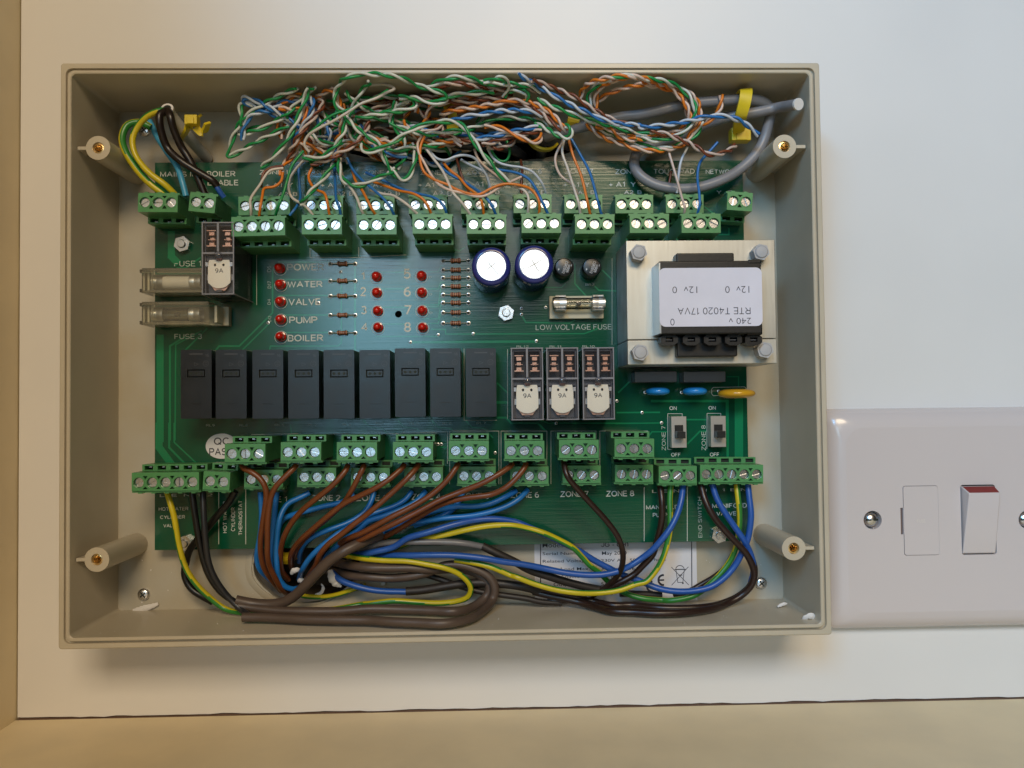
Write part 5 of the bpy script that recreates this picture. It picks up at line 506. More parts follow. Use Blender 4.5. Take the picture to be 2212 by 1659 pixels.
# lights
g = G(); g.lathe((0, 0, 0), [(1.85, 0), (1.85, .9), (1.5, 1.0), (1.5, 3.0), (1.38, 3.7), (1.0, 4.3), (.5, 4.62), (.05, 4.7)], 24); lm = g.mesh('light', [m_led], smooth=50)
for x, y, h in DATA['leds']: place('indicator_light', lm, (x, y, 8.02), pcb)
# resistors
def resistor(L):
    g = G(); b = 3.9
    prof = [(.05, -b / 2), (.7, -b / 2 + .1), (.92, -b / 2 + .45), (.9, -b / 2 + 1.0), (.72, -b / 2 + 1.25), (.72, -.55), (.72, -.2), (.72, .2), (.72, .55), (.72, b / 2 - 1.25), (.9, b / 2 - 1.0), (.92, b / 2 - .45), (.7, b / 2 - .1), (.05, b / 2)]
    g.lathe((0, 0, 0), prof, 14, [0, 0, 1, 0, 0, 1, 0, 1, 0, 0, 1, 0, 0], axis='x', capt=False)
    q = [(-L / 2, 0, -1.1), (-L / 2 + .05, 0, -.3), (-L / 2 + .5, 0, 0), (0, 0, 0), (L / 2 - .5, 0, 0), (L / 2 - .05, 0, -.3), (L / 2, 0, -1.1)]
    tube(g, smooth_path(q, .3), .24, 7, 2); return g.mesh('resistor', [m_res, m_band, m_tin])
RM = [resistor(9.4), resistor(9.4)]
for i, r in enumerate(DATA['res']):
    L = math.hypot(r[3] - r[0], r[4] - r[1]); 
    o = place('resistor', RM[0], ((r[0] + r[3]) / 2, (r[1] + r[4]) / 2, 9.15), pcb); o.scale = (L / 9.4, 1, 1)
# black relays
def relay_mesh(w, h, d):
    g = G(); x0, x1, y0, y1 = -w / 2, w / 2, -h / 2, h / 2
    wy = y0 + h * .655
    g.prism(rrect(x0, x1, y0, y1, .45, 3), [rc(-3.1, 3.1, wy - 1.4, wy + 1.4)], -.9, 0)
    g.prism(rrect(x0, x1, y0, y1, .45, 3), [], d, -.902); g.add([(-3.1, wy - 1.4, -.89), (3.1, wy - 1.4, -.89), (3.1, wy + 1.4, -.89), (-3.1, wy + 1.4, -.89)], [(0, 1, 2, 3)], 1)
    g.box(-2.72, 2.72, wy - 1.03, wy + 1.03, -.88, -.2)
    for i in (-1, 0, 1): g.prism(circ(i * 1.75, wy, .48, 12), [], -.25, -.185, 1)
    g.box(-1.9, 1.9, y0 + 5.0, y0 + 5.25, -.1, .07)
    return g.mesh('relay', [m_black, m_recess_shade], smooth=30, recalc=True)
RW, RH = 10.75, 24.25
rm = relay_mesh(RW, RH, -16.1)
g = G(); g.line([(-.6, 7.6), (.8, 7.0), (-.6, 6.4), (-.6, 7.6)], .13, .03); g.line(arc(3.4, 7.2, .95, 0, 360, 20), .13, .03); g.line([(3.0, 7.5), (3.8, 7.5)], .12, .036); g.line([(3.0, 6.9), (3.8, 6.9)], .12, .036)
g.line([(-2.2, 10.6), (2.2, 10.6)], .4, .03); g.text('16', 3.2, 4.5, 9.6, 10.6, .03)
mm_ = g.mesh('relay_marks', [m_mark], smooth=0)
for x0, x1, y0, y1 in DATA['relays']:
    c = ((x0 + x1) / 2, (y0 + y1) / 2, 24); o = place('relay', rm, c, pcb, bevel=.22); place('moulded_marks', mm_, (c[0], c[1], 24.01), o)
# clear relays
def clear_relay():
    w, h = 11.1, 25.2; P_ = {}
    g = G(); g.box(-w / 2, w / 2, -h / 2, h / 2, -22.1, 0); g.f = g.f[1:]; g.m = g.m[1:]
    g.box(-w / 2 + .9, w / 2 - .9, 1.2, 2.1, -3, -.02)
    g.lathe((0, .9, -.3), [(1.5, 0), (1.4, .6), (.9, 1.0), (.1, 1.15)], 16)
    for q in ((-w / 2, w / 2, h / 2 - .4, h / 2), (-w / 2, w / 2, -h / 2, -h / 2 + .4), (-w / 2, -w / 2 + .4, -h / 2 + .4, h / 2 - .4), (w / 2 - .4, w / 2, -h / 2 + .4, h / 2 - .4), (-.35, .35, 2.2, h / 2 - .4), (-w / 2 + .4, w / 2 - .4, 1.5, 2.1)): g.box(*q, -.5, .02, 1)
    for sx in (-1, 1): g.box(sx * w / 2 - .15, sx * w / 2 + .15, -h / 2 - .02, -h / 2 + .3, -22, -.5, 1); g.box(sx * w / 2 - .15, sx * w / 2 + .15, h / 2 - .3, h / 2 + .02, -22, -.5, 1)
    P_['clear_case'] = (g.mesh('clear_case', [m_clear, m_edge], smooth=30), 0)
    g = G(); g.box(-w / 2 + .6, w / 2 - .6, -h / 2 + .6, h / 2 - .6, -22, -9, 0); g.box(-.3, .3, 2.2, h / 2 - .5, -9, -1.2, 0)
    g.box(-w / 2 + .6, -w / 2 + 1.0, -h / 2 + .6, h / 2 - .6, -9, -1.4, 0); g.box(w / 2 - 1.0, w / 2 - .6, -h / 2 + .6, h / 2 - .6, -9, -1.4, 0)
    g.box(-w / 2 + 1.0, w / 2 - 1.0, h / 2 - 1.2, h / 2 - .6, -9, -1.2, 0); g.box(-w / 2 + .9, w / 2 - .9, -.6, 1.0, -9, -2.2, 0)
    g.box(-4.4, 4.4, -h / 2 + .7, -4.2, -9, -3.6, 1); g.box(-4.6, 4.6, -7.2, -5.2, -5, -2.6, 2); g.box(-.9, .9, -h / 2 + 1.0, -h / 2 + 1.8, -3.6, -1.0, 0)
    for sx in (-1, 1): g.box(sx * 4.2 - .45, sx * 4.2 + .45, -2.6, -1.2, -6, -1.0, 2)
    P_['coil_frame'] = (g.mesh('coil_frame', [m_dkin, m_mid, m_swm], smooth=0), 0)
    g = G()
    for sx in (-2.75, 2.75):
        g.box(sx - 1.55, sx + 1.55, 9.75, 10.05, -7, -1.4); g.box(sx - .85, sx + .85, 8.4, 9.45, -8, -1.9); g.box(sx - .8, sx + .8, 8.2, 8.38, -6, -1.2)
        g.box(sx - .7, sx + .7, 6.5, 7.7, -8, -2.6); g.box(sx - 1.3, sx + 1.3, 6.75, 6.95, -6, -2.0); g.box(sx - .85, sx + .85, 4.75, 5.8, -8, -2.0); g.box(sx - 1.6, sx + 1.6, 4.35, 4.72, -7, -1.3)
    P_['contact_set'] = (g.mesh('contact_set', [m_copper], smooth=0), 0)
    g = G(); out = [(-3.6, -1.0), (-3.4, -.35), (-1.1, -.35), (-.95, -.7), (.95, -.7), (1.1, -.35), (3.4, -.35), (3.6, -1.0), (3.75, -2.6), (3.85, -2.9), (3.85, -8.3), (2.4, -9.6), (1.2, -10.1), (0, -10.25), (-1.2, -10.1), (-2.4, -9.6), (-3.85, -8.3), (-3.85, -2.9), (-3.75, -2.6)]
    g.prism(out, [circ(-1.45, -2.1, .42, 14, .5), circ(1.45, -2.1, .42, 14, .5)], -1.9, -1.3)
    P_['armature'] = (g.mesh('armature', [m_arm], smooth=0, recalc=True), 0)
    g = G(); g.text('9A', -1.4, 1.4, -4.9, -3.3, -1.285); P_['stamp'] = (g.mesh('stamp', [m_mid], smooth=0), 1)
    g = G(); g.prism([(-3.2, -8.9), (3.2, -8.9), (1.8, -10.9), (-1.8, -10.9)], [], -2.6, -2.1); P_['spring_plate'] = (g.mesh('spring_plate', [m_copper], smooth=0), 0)
    g = G(); g.box(-.95, .95, -.95, .3, -3, -1.5); P_['pusher'] = (g.mesh('pusher', [m_band], smooth=0), 0)
    return P_
cr_ = clear_relay()
for i, (x0, x1, y0, y1) in enumerate(DATA['clear']):
    c = ((x0 + x1) / 2, (y0 + y1) / 2, 30)
    o = place('clear_relay', cr_['clear_case'][0], c, pcb, label='clear-cased relay beside the FUSE 1 print' if i == 0 else None)
    for nme in ('coil_frame', 'contact_set', 'armature', 'stamp', 'spring_plate', 'pusher'): place(nme, cr_[nme][0], c, o)
# capacitors
for i, (x, y, h) in enumerate(DATA['caps']):
    g = G(); r = 6.85
    g.lathe((x, y, 0), [(r - .5, 8.02), (r, 8.6), (r, 27.8), (r - .25, 28.5), (r - .75, 28.95), (5.35, 29.02), (5.1, 28.75)], 48, capt=False)
    o = g.obj('capacitor', m_bsleeve, pcb, smooth=50)
    g = G(); q = 16
    a0 = math.radians(38 if i == 0 else 30)
    ring = [(x + 5.15 * math.cos(a0 + 2 * PI * k / 48), y + 5.15 * math.sin(a0 + 2 * PI * k / 48)) for k in range(48)]
    v = [(x, y, 28.70)] + [(a, b, 28.72 - (.02 if k % 12 == 0 else 0)) for k, (a, b) in enumerate(ring)]
    g.add(v, [(0, 1 + k, 1 + (k + 1) % 48) for k in range(48)])
    for q_ in range(2):
        ca_, sa_ = math.cos(a0 + q_ * PI / 2), math.sin(a0 + q_ * PI / 2); g.prism([(x + ca_ * u - sa_ * w_, y + sa_ * u + ca_ * w_) for u, w_ in ((-4.4, 0), (-1.5, -.13), (0, -.16), (1.5, -.13), (4.4, 0), (1.5, .13), (0, .16), (-1.5, .13))], [], 28.6, 28.745 + .004 * q_, 1)
    g.obj('vented_top', [m_alu, m_band2], o, smooth=12)
    g = G()
    vs, fs, w, hh = glyphs('4700uF', 0)
    g.add([(x + (r + .03) * math.cos(-.75 + a / w * 1.0), y + (r + .03) * math.sin(-.75 + a / w * 1.0), 24.2 + b / hh * 3.0) for a, b, *_ in vs], fs)
    vs, fs, w, hh = glyphs('13V' if i == 0 else '63', 0)
    g.add([(x + (r + .03) * math.cos(-2.15 + a / w * .4), y + (r + .03) * math.sin(-2.15 + a / w * .4), 24.2 + b / hh * 2.6) for a, b, *_ in vs], fs)
    for a in (PI / 2,):
        n = 10; g.add([(x + rr * math.cos(a + .5 * (2 * k / n - 1)), y + rr * math.sin(a + .5 * (2 * k / n - 1)), hh2) for rr, hh2 in ((r - .22, 28.53), (5.4, 29.05)) for k in range(n + 1)], [(k, k + 1, n + 2 + k, n + 1 + k) for k in range(n)], 1)
    g.obj('sleeve_print', [m_white_ink, m_mark], o, smooth=0)
for i, (x, y, h) in enumerate(DATA['rect']):
    g = G(); g.lathe((x, y, 0), [(3.5, 8.6), (3.55, 9), (3.5, 15.3), (3.2, 15.9), (2.9, 16)], 32); o = g.obj('rectifier', m_black, pcb, smooth=40)
    g = G(); th = math.radians(-110)
    for t, u0, u1, v0, v1 in (('CSR25W2', -2.3, 2.3, -.2, .8), ('W005', -1.5, 1.5, 1.0, 2.0), ('+', 1.0, 1.9, -2.2, -1.0), ('-', -1.9, -1.1, 1.9, 2.9)):
        gg = G(); gg.text(t, u0, u1, v0, v1, 16.03)
        g.add([(x + a * math.cos(th) - b * math.sin(th), y + a * math.sin(th) + b * math.cos(th), c) for a, b, c in gg.v], gg.f)
    g.obj('rectifier_print', m_white_ink, o, smooth=0)
# low voltage fuse
x0, x1, y0, y1 = DATA['lvfuse']; yc = (y0 + y1) / 2 + .7
g = G(); g.box(x0, x1, y0 - .9, y1 + .2, 8.02, 10.6); fb = g.obj('fuse_base', m_beige, pcb, bevel=.2)
gx0, gx1, gy0, gy1 = DATA['lvglass']
def fuse(label, gx0, gx1, yc, hc, r, capl, body, wire=True):
    t = thing('cartridge_fuse', label, 'fuse', ((gx0 + gx1) / 2, yc, hc))
    g = G(); g.lathe(((gx0 + gx1) / 2, yc, hc), [(r, -(gx1 - gx0) / 2 + capl * .5), (r, (gx1 - gx0) / 2 - capl * .5)], 24, axis='x', capt=False)
    g.obj('tube', body, t)
    for a, b in ((gx0, gx0 + capl), (gx1 - capl, gx1)):
        g = G(); L = b - a; g.lathe((a, yc, hc), [(.1, 0), (r, .02), (r + .28, .3), (r + .28, L * .45), (r + .22, L * .5), (r + .28, L * .55), (r + .28, L)], 24, axis='x', capt=False)
        g.obj('end_cap', m_tin, t)
    if wire:
        g = G(); tube(g, smooth_path([(gx0 + 1, yc, hc), ((gx0 + gx1) / 2, yc - .1, hc - .3), (gx1 - 1, yc, hc)]), .12, 6); g.obj('fuse_wire', m_tin, t)
        g = G(); g.lathe(((gx0 + gx1) / 2, yc, hc), [(.8, -.8), (.8, .8)], 14, axis='x', capb=True); g.obj('fuse_bead', m_mid, t)
    return t
fuse('glass cartridge fuse in bright clips above the LOW VOLTAGE FUSE print', gx0, gx1, yc, 13.2, 2.15, 5.0, m_glass)
for a in (gx0 + .9, gx1 - 4.6):
    for sy in (-1, 1):
        g = G(); ribbon(g, [(a + 1.9, yc + sy * 1.8, 9.5), (a + 1.9, yc + sy * 2.75, 11.5), (a + 1.9, yc + sy * 2.75, 13.6), (a + 1.9, yc + sy * 2.2, 15.1), (a + 1.9, yc + sy * 2.7, 16.0)], 3.8, .3, (1, 0, 0)); g.obj('fuse_clip', m_tin, fb)
# left fuse holders
for i, (x0, x1, y0, y1) in enumerate(DATA['holders']):
    yc = (y0 + y1) / 2; L = x1 - x0
    g = G(); g.box(x0 + 1, x1 - .5, y0 + .6, y1 - .6, 8.02, 11.5); g.box(x1 - 3.4, x1 - 2.4, y0 + 1, y1 - 1, 11.5, 18.5); g.box(x0 + 1.2, x0 + 2.0, y0 + 1, y1 - 1, 11.5, 18.5)
    hb = g.obj('fuse_base', m_beige, pcb, bevel=.2)
    g = G(); g.box(x0 + .8, x1 - 4.2, y0, y1, 12, 22); g.f = g.f[1:]; g.m = g.m[1:]
    g.box(x0 - .2, x0 + .75, y0 + .3, y0 + 1.5, 13, 21.5); g.box(x0 - .2, x0 + .75, y1 - 1.5, y1 - .3, 13, 21.5); g.box(x0 + 4, x0 + 4.6, y0 + .2, y1 - .2, 20.4, 21.8); g.box(x0 + 1, x1 - 4.5, y1 - .9, y1 - .25, 20, 21.9); g.box(x0 + 1, x1 - 4.5, y0 + .25, y0 + .9, 20, 21.9)
    g.obj('clear_cover', m_clear2, hb, smooth=0)
    a, b = DATA['ceramic'][:2] if i == 0 else DATA['gfuse'][:2]
    fuse('white ceramic cartridge fuse under the clear FUSE 1 cover' if i == 0 else 'glass cartridge fuse under the clear cover above the FUSE 3 print', a, b, yc, 17.2, 2.35, 4.2, m_ceram if i == 0 else m_glass, i == 1)
# film capacitors, varistors, switches
for x0, x1, y0, y1 in DATA['film']:
    g = G(); g.box(x0, x1, y0, y1, 8.02, 15); g.obj('film_capacitor', m_film, pcb, bevel=.3)
for i, (x0, x1, y0, y1) in enumerate(DATA['var']):
    cx, cy, r, th = (x0 + x1) / 2, (y0 + y1) / 2, (x1 - x0) / 2, (y1 - y0) / 2; hc = 9.2 + r
    g = G(); prof = [(.05, -th)] + [(r * math.cos(math.radians(a)) ** .55, th * math.sin(math.radians(a))) for a in range(-72, 73, 12)] + [(.05, th)]
    g.lathe((cx, cy, hc), prof, 36, axis='y', capt=False)
    o = g.obj('disc_varistor', m_vyel if i == 2 else m_vblue, pcb, smooth=60, label='yellow disc varistor overhanging the board edge' if i == 2 else None)
    g = G()
    for sx in (-.6, .6): tube(g, np.array([(cx + sx * r, cy, 8.0), (cx + sx * r, cy, 8.6), (cx + sx * r * .8, cy, 10.5)]), .3, 7)
    g.obj('lead', m_tin, o)
for x0, x1, y0, y1 in DATA['sw']:
    yc = (y0 + y1) / 2
    g = G(); g.prism(rc(x0, x1, y0, y1), [rc(x0 + 1.15, x1 - 1.15, yc - 2.3, yc + 2.6)], 11.8, 12.4); g.prism(rc(x0, x1, y0, y1), [rc(x0 + .4, x1 - .4, y0 + .4, y1 - .4)], 8.05, 11.79)
    g.box(x0 + .5, x1 - .5, y0 + .5, y1 - .5, 8.05, 10.4, 1)
    o = g.obj('slide_switch', [m_swm, m_recess_shade], pcb, smooth=0, recalc=True)
    g = G(); g.box(x0 + 1.2, x1 - 1.2, yc - 2.25, yc + 2.5, 10.4, 12.1); g.box(x0 + 1.25, x1 - 1.25, yc - 2.2, yc + .3, 12.1, 16.5); g.obj('slider', m_bob, o, bevel=.12)

# ---------------------------------------------------------------- plug headers and plugs
HM = {}; QM = {}
def holes(n): return [(i - (n - 1) / 2) * 4.6 for i in range(n)]
def plug_mesh(n):
    W = n * 4.6; a, b = -W / 2, W / 2; g = G(); xs = holes(n)
    hl = [circ(x, 0, 1.78, 22) for x in xs]
    for i in range(n - 1):
        m_ = (xs[i] + xs[i + 1]) / 2
        hl.append([(m_ - .85, 2.25), (m_ + .85, 2.25), (m_, .95)]); hl.append([(m_ - .95, -2.3), (m_ + .95, -2.3), (m_, -1.35)])
    g.prism(rc(a, b, -2.85, 3.45), hl, -2.2, 0, 0, 0)
    for x in xs:
        g.prism(circ(x, 0, 2.12, 24), [circ(x, 0, 1.79, 24)], -.3, .12, 0)
        g.add([(p[0], p[1], -2.1) for p in circ(x, 0, 1.9, 12)], [tuple(range(12))], 1)
    g.box(a + .02, b - .02, -2.83, 3.43, -9.6, -2.21, 2)
    g.box(a - .25, b + .25, -3.55, -2.86, -4.2, -.9, 0)
    for x in xs: g.box(x - .7, x + .7, -3.95, -3.5, -4, -1.2, 0)
    for x in xs: g.box(x - 1.3, x + 1.3, -3.0, -2.84, -8.2, -5.2, 1)
    return g.mesh('housing', [m_green, m_recess_shade, m_dgreen], smooth=0, recalc=False)
def header_mesh(n, d):
    W = n * 4.6 - .2; a, b = -W / 2, W / 2; g = G()
    hl = [rc(x - 1.5, x + 1.5, 3.75, 5.2) for x in holes(n)]
    g.prism(rc(a - .1, b + .1, 3.46, 5.7), hl, -min(13, d - 1.5), -8.4, 3)  # lip takes the lighter plug green, painting in the light it catches
    g.box(a, b, -2.7, 5.6, -d, -min(13, d - 1.5) - .01, 0)
    g.box(a, b, -2.7, 3.45, -min(13, d - 1.5), -9.62, 0)
    for x in holes(n): g.box(x - 1.55, x + 1.55, 3.7, 5.25, -min(13, d - 1.5) - .3, -min(13, d - 1.5) + .05, 1); g.box(x - .5, x + .5, 4.5, 4.95, -min(13, d - 1.5), -10, 2)
    return g.mesh('plug_header', [m_dgreen, m_recess_shade, m_tin, m_green], smooth=0)
g = G(); r = 1.58
for sg_ in (1, -1):
    n = 12; pts = [(r * math.cos(t), sg_ * max(.25, r * math.sin(t))) for t in [math.asin(.25 / r) + (PI - 2 * math.asin(.25 / r)) * i / n for i in range(n + 1)]]
    g.prism(pts, [], -1.0, 0)
g.prism(circ(0, 0, 1.56, 22), [], -1.6, -.55); sm = g.mesh('screw', [m_steel], smooth=30, recalc=True)
for lb, n, side, h, x, y, ang, pt in DATA['plugs']:
    d = h - 7.9; key = (n, round(d, 1)); A = ang + (180 if side == 't' else 0)
    if key not in HM: HM[key] = header_mesh(n, d)
    if n not in QM: QM[n] = plug_mesh(n)
    place('plug_header', HM[key], (x, y, h), pcb, ang=A)
    grp = 'green plugs along the top of the board' if side == 't' else 'green plugs along the bottom of the board'
    t = thing('terminal_plug', lb, 'terminal plug', (x, y, h), group=grp)
    place('housing', QM[n], (x, y, h), t, ang=A, bevel=0)
    for u in holes(n):
        a = math.radians(ang); place('screw', sm, (x + u * math.cos(a), y + u * math.sin(a), h - .75 - random.uniform(0, .3)), t, ang=random.choice((0, 15, 30, 40, 55, 75, 95, 110, 130, 150, 165)))

# ---------------------------------------------------------------- transformer
x0, x1, y0, y1 = DATA['tr']; yj = DATA['trjoint']
tf = thing('transformer', 'metal-cored transformer with a black bobbin and an upside-down paper label', 'transformer', ((x0 + x1) / 2, (y0 + y1) / 2, 8))
lx0, lx1 = x0 + 8.5, x1 - 8.5
for nme, a, b in (('core_top', yj + .12, y1), ('core_bottom', y0, yj - .12)):
    g = G(); g.box(x0, x1, a, b, 8.3, 29.6, 1); g.box(x0 - .05, x1 + .05, a, b, 29.61, 31, 0)
    g.obj('core_half', [m_lam, m_side], tf, bevel=.25)
bx = DATA['trbob']; g = G()
g.box(bx[0] - .1, bx[1], bx[2], bx[3], 28, 40.9); g.box(bx[0] + 7, bx[0] + 27, bx[3] - .2, bx[3] + 3.6, 28, 36); g.box(bx[0] + 7, bx[0] + 28, bx[2] - 7.3, bx[2], 28, 34.6)
g.box(bx[1] - 4.5, bx[1] + .15, bx[3] - 1.2, bx[3] + .3, 33, 41.05); g.box(bx[1] - 5, bx[1] + .4, bx[2] - .4, bx[2] + 3.5, 30, 40)
bo = g.obj('bobbin', m_bob, tf, bevel=.5)
xs_ = DATA['trstrap']
g = G(); g.add([(xs_, bx[2] + .3, 31.02), (xs_ + .8, bx[2] + .3, 31.02), (bx[0] + .3, bx[2] + .3, 40.95), (bx[0] - .15, bx[2] + .3, 40.95), (xs_, bx[3] - .6, 31.02), (xs_ + .8, bx[3] - .6, 31.02), (bx[0] + .3, bx[3] - .6, 40.95), (bx[0] - .15, bx[3] - .6, 40.95)], [(0, 1, 2, 3), (7, 6, 5, 4), (0, 3, 7, 4), (3, 2, 6, 7), (2, 1, 5, 6), (1, 0, 4, 5)])
g.obj('zinc_strap', m_strap, tf, recalc=True, smooth=0)
tl = DATA['trlabel']
g = G(); g.prism(rrect(tl[0], tl[1], tl[2], tl[3], 2.0), [], 41.06, 41.2); lb = g.obj('paper_label', m_tpaper, tf, smooth=0)
g = G()
X = lambda p: tl[0] + (p - 598) / (1374 - 598) * (tl[1] - tl[0]); Y = lambda p: tl[3] - (p - 360) / (802 - 360) * (tl[3] - tl[2])
for t, a, b, c, d in (('12v  0', 697, 884, 500, 554), ('12v  0', 1095, 1277, 500, 555), ('RTE T4020 17VA', 735, 1283, 660, 712), ('240 v', 1118, 1287, 740, 790), ('0', 678, 709, 742, 793)):
    g.text(t, X(a), X(b), Y(d), Y(c), 41.23, 0, 0, 1, True)
g.obj('label_print', m_ink, lb, smooth=0)
for x, y, h in DATA['trlug']:
    g = G(); g.prism([(x - 2.9, y + .9), (x - 2.0, y + 1.6), (x - 1.5, y + 2.6), (x + 1.5, y + 2.6), (x + 2.0, y + 1.6), (x + 2.9, y + .9), (x + 2.9, y - .9), (x + 1.4, y - 1.9), (x - 1.4, y - 1.9), (x - 2.9, y - .9)], [rc(x - 1.3, x + 1.3, y - .7, y + .8)], 33, 38.4)
    g.box(x - 1.2, x + 1.2, y - .25, y + .25, 33, 37.6, 1)
    g.obj('lug_shroud', [m_bob, m_mid], tf, bevel=.2, recalc=True)
for x, y, h in DATA['trbolt']:
    g = G(); g.prism(circ(x, y, 2.95, 6, a0=PI / 6 + .3), [], 31.02, 35.4); g.lathe((x, y, 0), [(2.3, 35.4), (1.9, 35.9), (.1, 36.1)], 18)
    g.obj('bolt_head', m_nyl, tf, bevel=.4)

# ---------------------------------------------------------------- wires
CAT = {'datagrey': 'cable', 'darkgrey': 'cable', 'taupe': 'cable', 'palesheath': 'cable', 'sleeve': 'sleeve'}
GRP = {'brown': 'brown zone wires', 'blue': 'blue zone wires', 'royal': 'royal blue flex wires', 'earth': 'yellow-green earth wires', 'darkbrown': 'dark brown flex wires', 'blackbrown': 'near-black mains wires', 'taupe': 'taupe round cables', 'datagrey': 'grey data cables', 'darkgrey': 'grey data cables', 'sleeve': 'dark brown sleeves'}
for kind, r, lb, pts in DATA['wires']:
    Q = smooth_path(pts, .8); g = G()
    if kind == 'earth': tube(g, Q, r, 16, 0, (0, 1, random.choice((0, PI)) + random.uniform(-.3, .3), .16), .035); ms = [WM['eg'], WM['ey']]
    else: tube(g, Q, r, 12, 0); ms = [WM[kind]]
    if kind in ('palesheath', 'datagrey'):
        q = Q[0] if kind == 'palesheath' else Q[-1]; d = (Q[0] - Q[1]) if kind == 'palesheath' else (Q[-1] - Q[-2]); d /= np.linalg.norm(d)
        tube(g, np.array([q - d * .6, q + d * .3]), r * 1.06, 14, 1); ms.append(m_foam)
        if kind == 'palesheath': tube(g, np.array([q - d * .1, q + d * .36]), r * .7, 14, 2); ms.append(m_recess_shade)  # black disc paints the dark inside of the cut sheath
    cat = CAT.get(kind, 'wire')
    g.obj({'wire': 'wire', 'cable': 'cable', 'sleeve': 'wire_sleeve'}[cat], ms, None, tuple(Q[0]), smooth=60, label=lb, cat=cat, group=GRP.get(kind))
SR = .5
def pair(col, pitch, lb, pts, grp=None):
    Q = smooth_path(pts, .55); tn, N, B = frames(Q)
    s = np.concatenate([[0], np.cumsum(np.linalg.norm(np.diff(Q, axis=0), axis=1))])
    ph = random.uniform(0, 6.28); w = 2 * PI / pitch; ang = ph + w * s + .5 * np.sin(s * .13 + ph) + .35 * np.sin(s * .31 + 2 * ph)
    rad = (SR + .02) * (1 + .18 * np.sin(s * .21 + ph) ** 2)
    off = (np.cos(ang)[:, None] * N + np.sin(ang)[:, None] * B) * rad[:, None]
    t = thing('twisted_pair', lb, 'wire pair', tuple(Q[0]), group=grp or {'green': 'green and white pairs', 'orange': 'orange and white pairs', 'blue': 'blue and white pairs', 'brown': 'brown and white pairs'}[col])
    c1 = {'green': 'green', 'orange': 'orange', 'blue': 'strand_blue', 'brown': 'strand_brown'}[col]; c2 = {'green': 'wg', 'orange': 'wo', 'blue': 'wb', 'brown': 'wbr'}[col]
    for sgn, c in ((1, c1), (-1, c2)):
        g = G(); tube(g, Q + sgn * off, SR, 8, 0)
        g.obj('strand', WM[c], t, tuple(Q[0] + sgn * off[0]), smooth=70)
for col, pitch, lb, pts in DATA['pairs']: pair(col, pitch, lb, pts)
for col, lb, pts in DATA['singles']:
    g = G(); Q = smooth_path(pts, .6); tube(g, Q, .5, 8, 0)
    g.obj('wire_strand', WM[{'blue': 'strand_blue', 'brown': 'strand_brown'}.get(col, col)], None, tuple(Q[0]), smooth=70, label=lb, cat='wire', group='loose strands to the top plugs')
# pairs lying deep in the tangle
rg = random.Random(21)
for i in range(52):
    col = rg.choice(('brown', 'orange', 'green', 'green', 'blue', 'brown', 'orange')); x = rg.uniform(-62, -5); y = rg.uniform(75, 91); h = rg.uniform(9, 23)
    a = rg.uniform(-.5, .5) + (0 if rg.random() < .6 else rg.choice((1.2, -1.2))); pts = [(x, y, h)]
    for k in range(rg.randint(4, 7)):
        a += rg.uniform(-.8, .8); x += 6.5 * math.cos(a); y += 6.5 * math.sin(a) * .75; y = min(max(y, 71 if rg.random() < .35 else 76), 92.5); x = min(max(x, -74), 24); h = min(max(h + rg.uniform(-2.5, 2.5), 8.8), 21)
        pts.append((x, y, h))
    pair(col, {'green': 13, 'orange': 9, 'blue': 11, 'brown': 10}[col], 'twisted %s and white pair buried deep in the tangle of data wires' % col, pts, 'pairs buried in the tangle')

# ---------------------------------------------------------------- cable ties
def tie(lb, path, w, dirv, buckle, tail=None):
    t = thing('cable_tie', lb, 'cable tie', tuple(path[0]), group='yellow cable ties')
    g = G(); ribbon(g, path, w, .9, dirv); g.obj('strap', m_yel, t, smooth=40)
    if buckle:
        g = G(); x, y, h, a, b, c = buckle; g.box(x - a, x + a, y - b, y + b, h - c, h + c); g.box(x - a * .55, x + a * .55, y - b - .02, y + b * .4, h + c, h + c + .5); g.obj('buckle', m_yel, t, bevel=.35)
    if tail:
        g = G(); ribbon(g, tail, w * .8, .9, dirv); g.obj('tail', m_yel, t, smooth=40)
tp = DATA['ties']['tr']
tie('bright yellow cable tie clamping the two grey cables at the top right', [(tp[0][0], tp[0][1] + .6, 20)] + [tuple(p) for p in tp], 4.3, (1, .12, 0), (tp[4][0] - .2, tp[4][1] + .8, 14.0, 3.6, 2.4, 2.2))
for lb, w_, dv, path, bk, tl_ in DATA['ties']['more']: tie(lb, [tuple(p) for p in path], w_, dv, bk, tl_)

# ---------------------------------------------------------------- foam scraps and crumbs
def scrap(lb, pts, w_, name='foam_scrap', cat='foam scrap', m_=None):
    g = G(); Q = smooth_path(pts, .5); k = len(Q); tn, N, B = frames(Q); v = []; rg2 = random.Random(len(lb))
    for i in range(k):
        t = i / (k - 1); ww = w_ * (.25 + math.sin(PI * min(1, .12 + .8 * t))) * rg2.uniform(.8, 1.15)
        for a in range(6): v.append(Q[i] + N[i] * ww * math.cos(a * PI / 3) + B[i] * .5 * ww * math.sin(a * PI / 3))
    f = [(i * 6 + j, i * 6 + (j + 1) % 6, i * 6 + 6 + (j + 1) % 6, i * 6 + 6 + j) for i in range(k - 1) for j in range(6)] + [tuple(range(6))[::-1], tuple((k - 1) * 6 + j for j in range(6))]
    g.add(v, f); g.obj(name, m_ or m_foam, None, tuple(Q[0]), smooth=60, label=lb, cat=cat)
for lb, w_, pts in DATA['scraps']: scrap(lb, [tuple(p) for p in pts], w_)

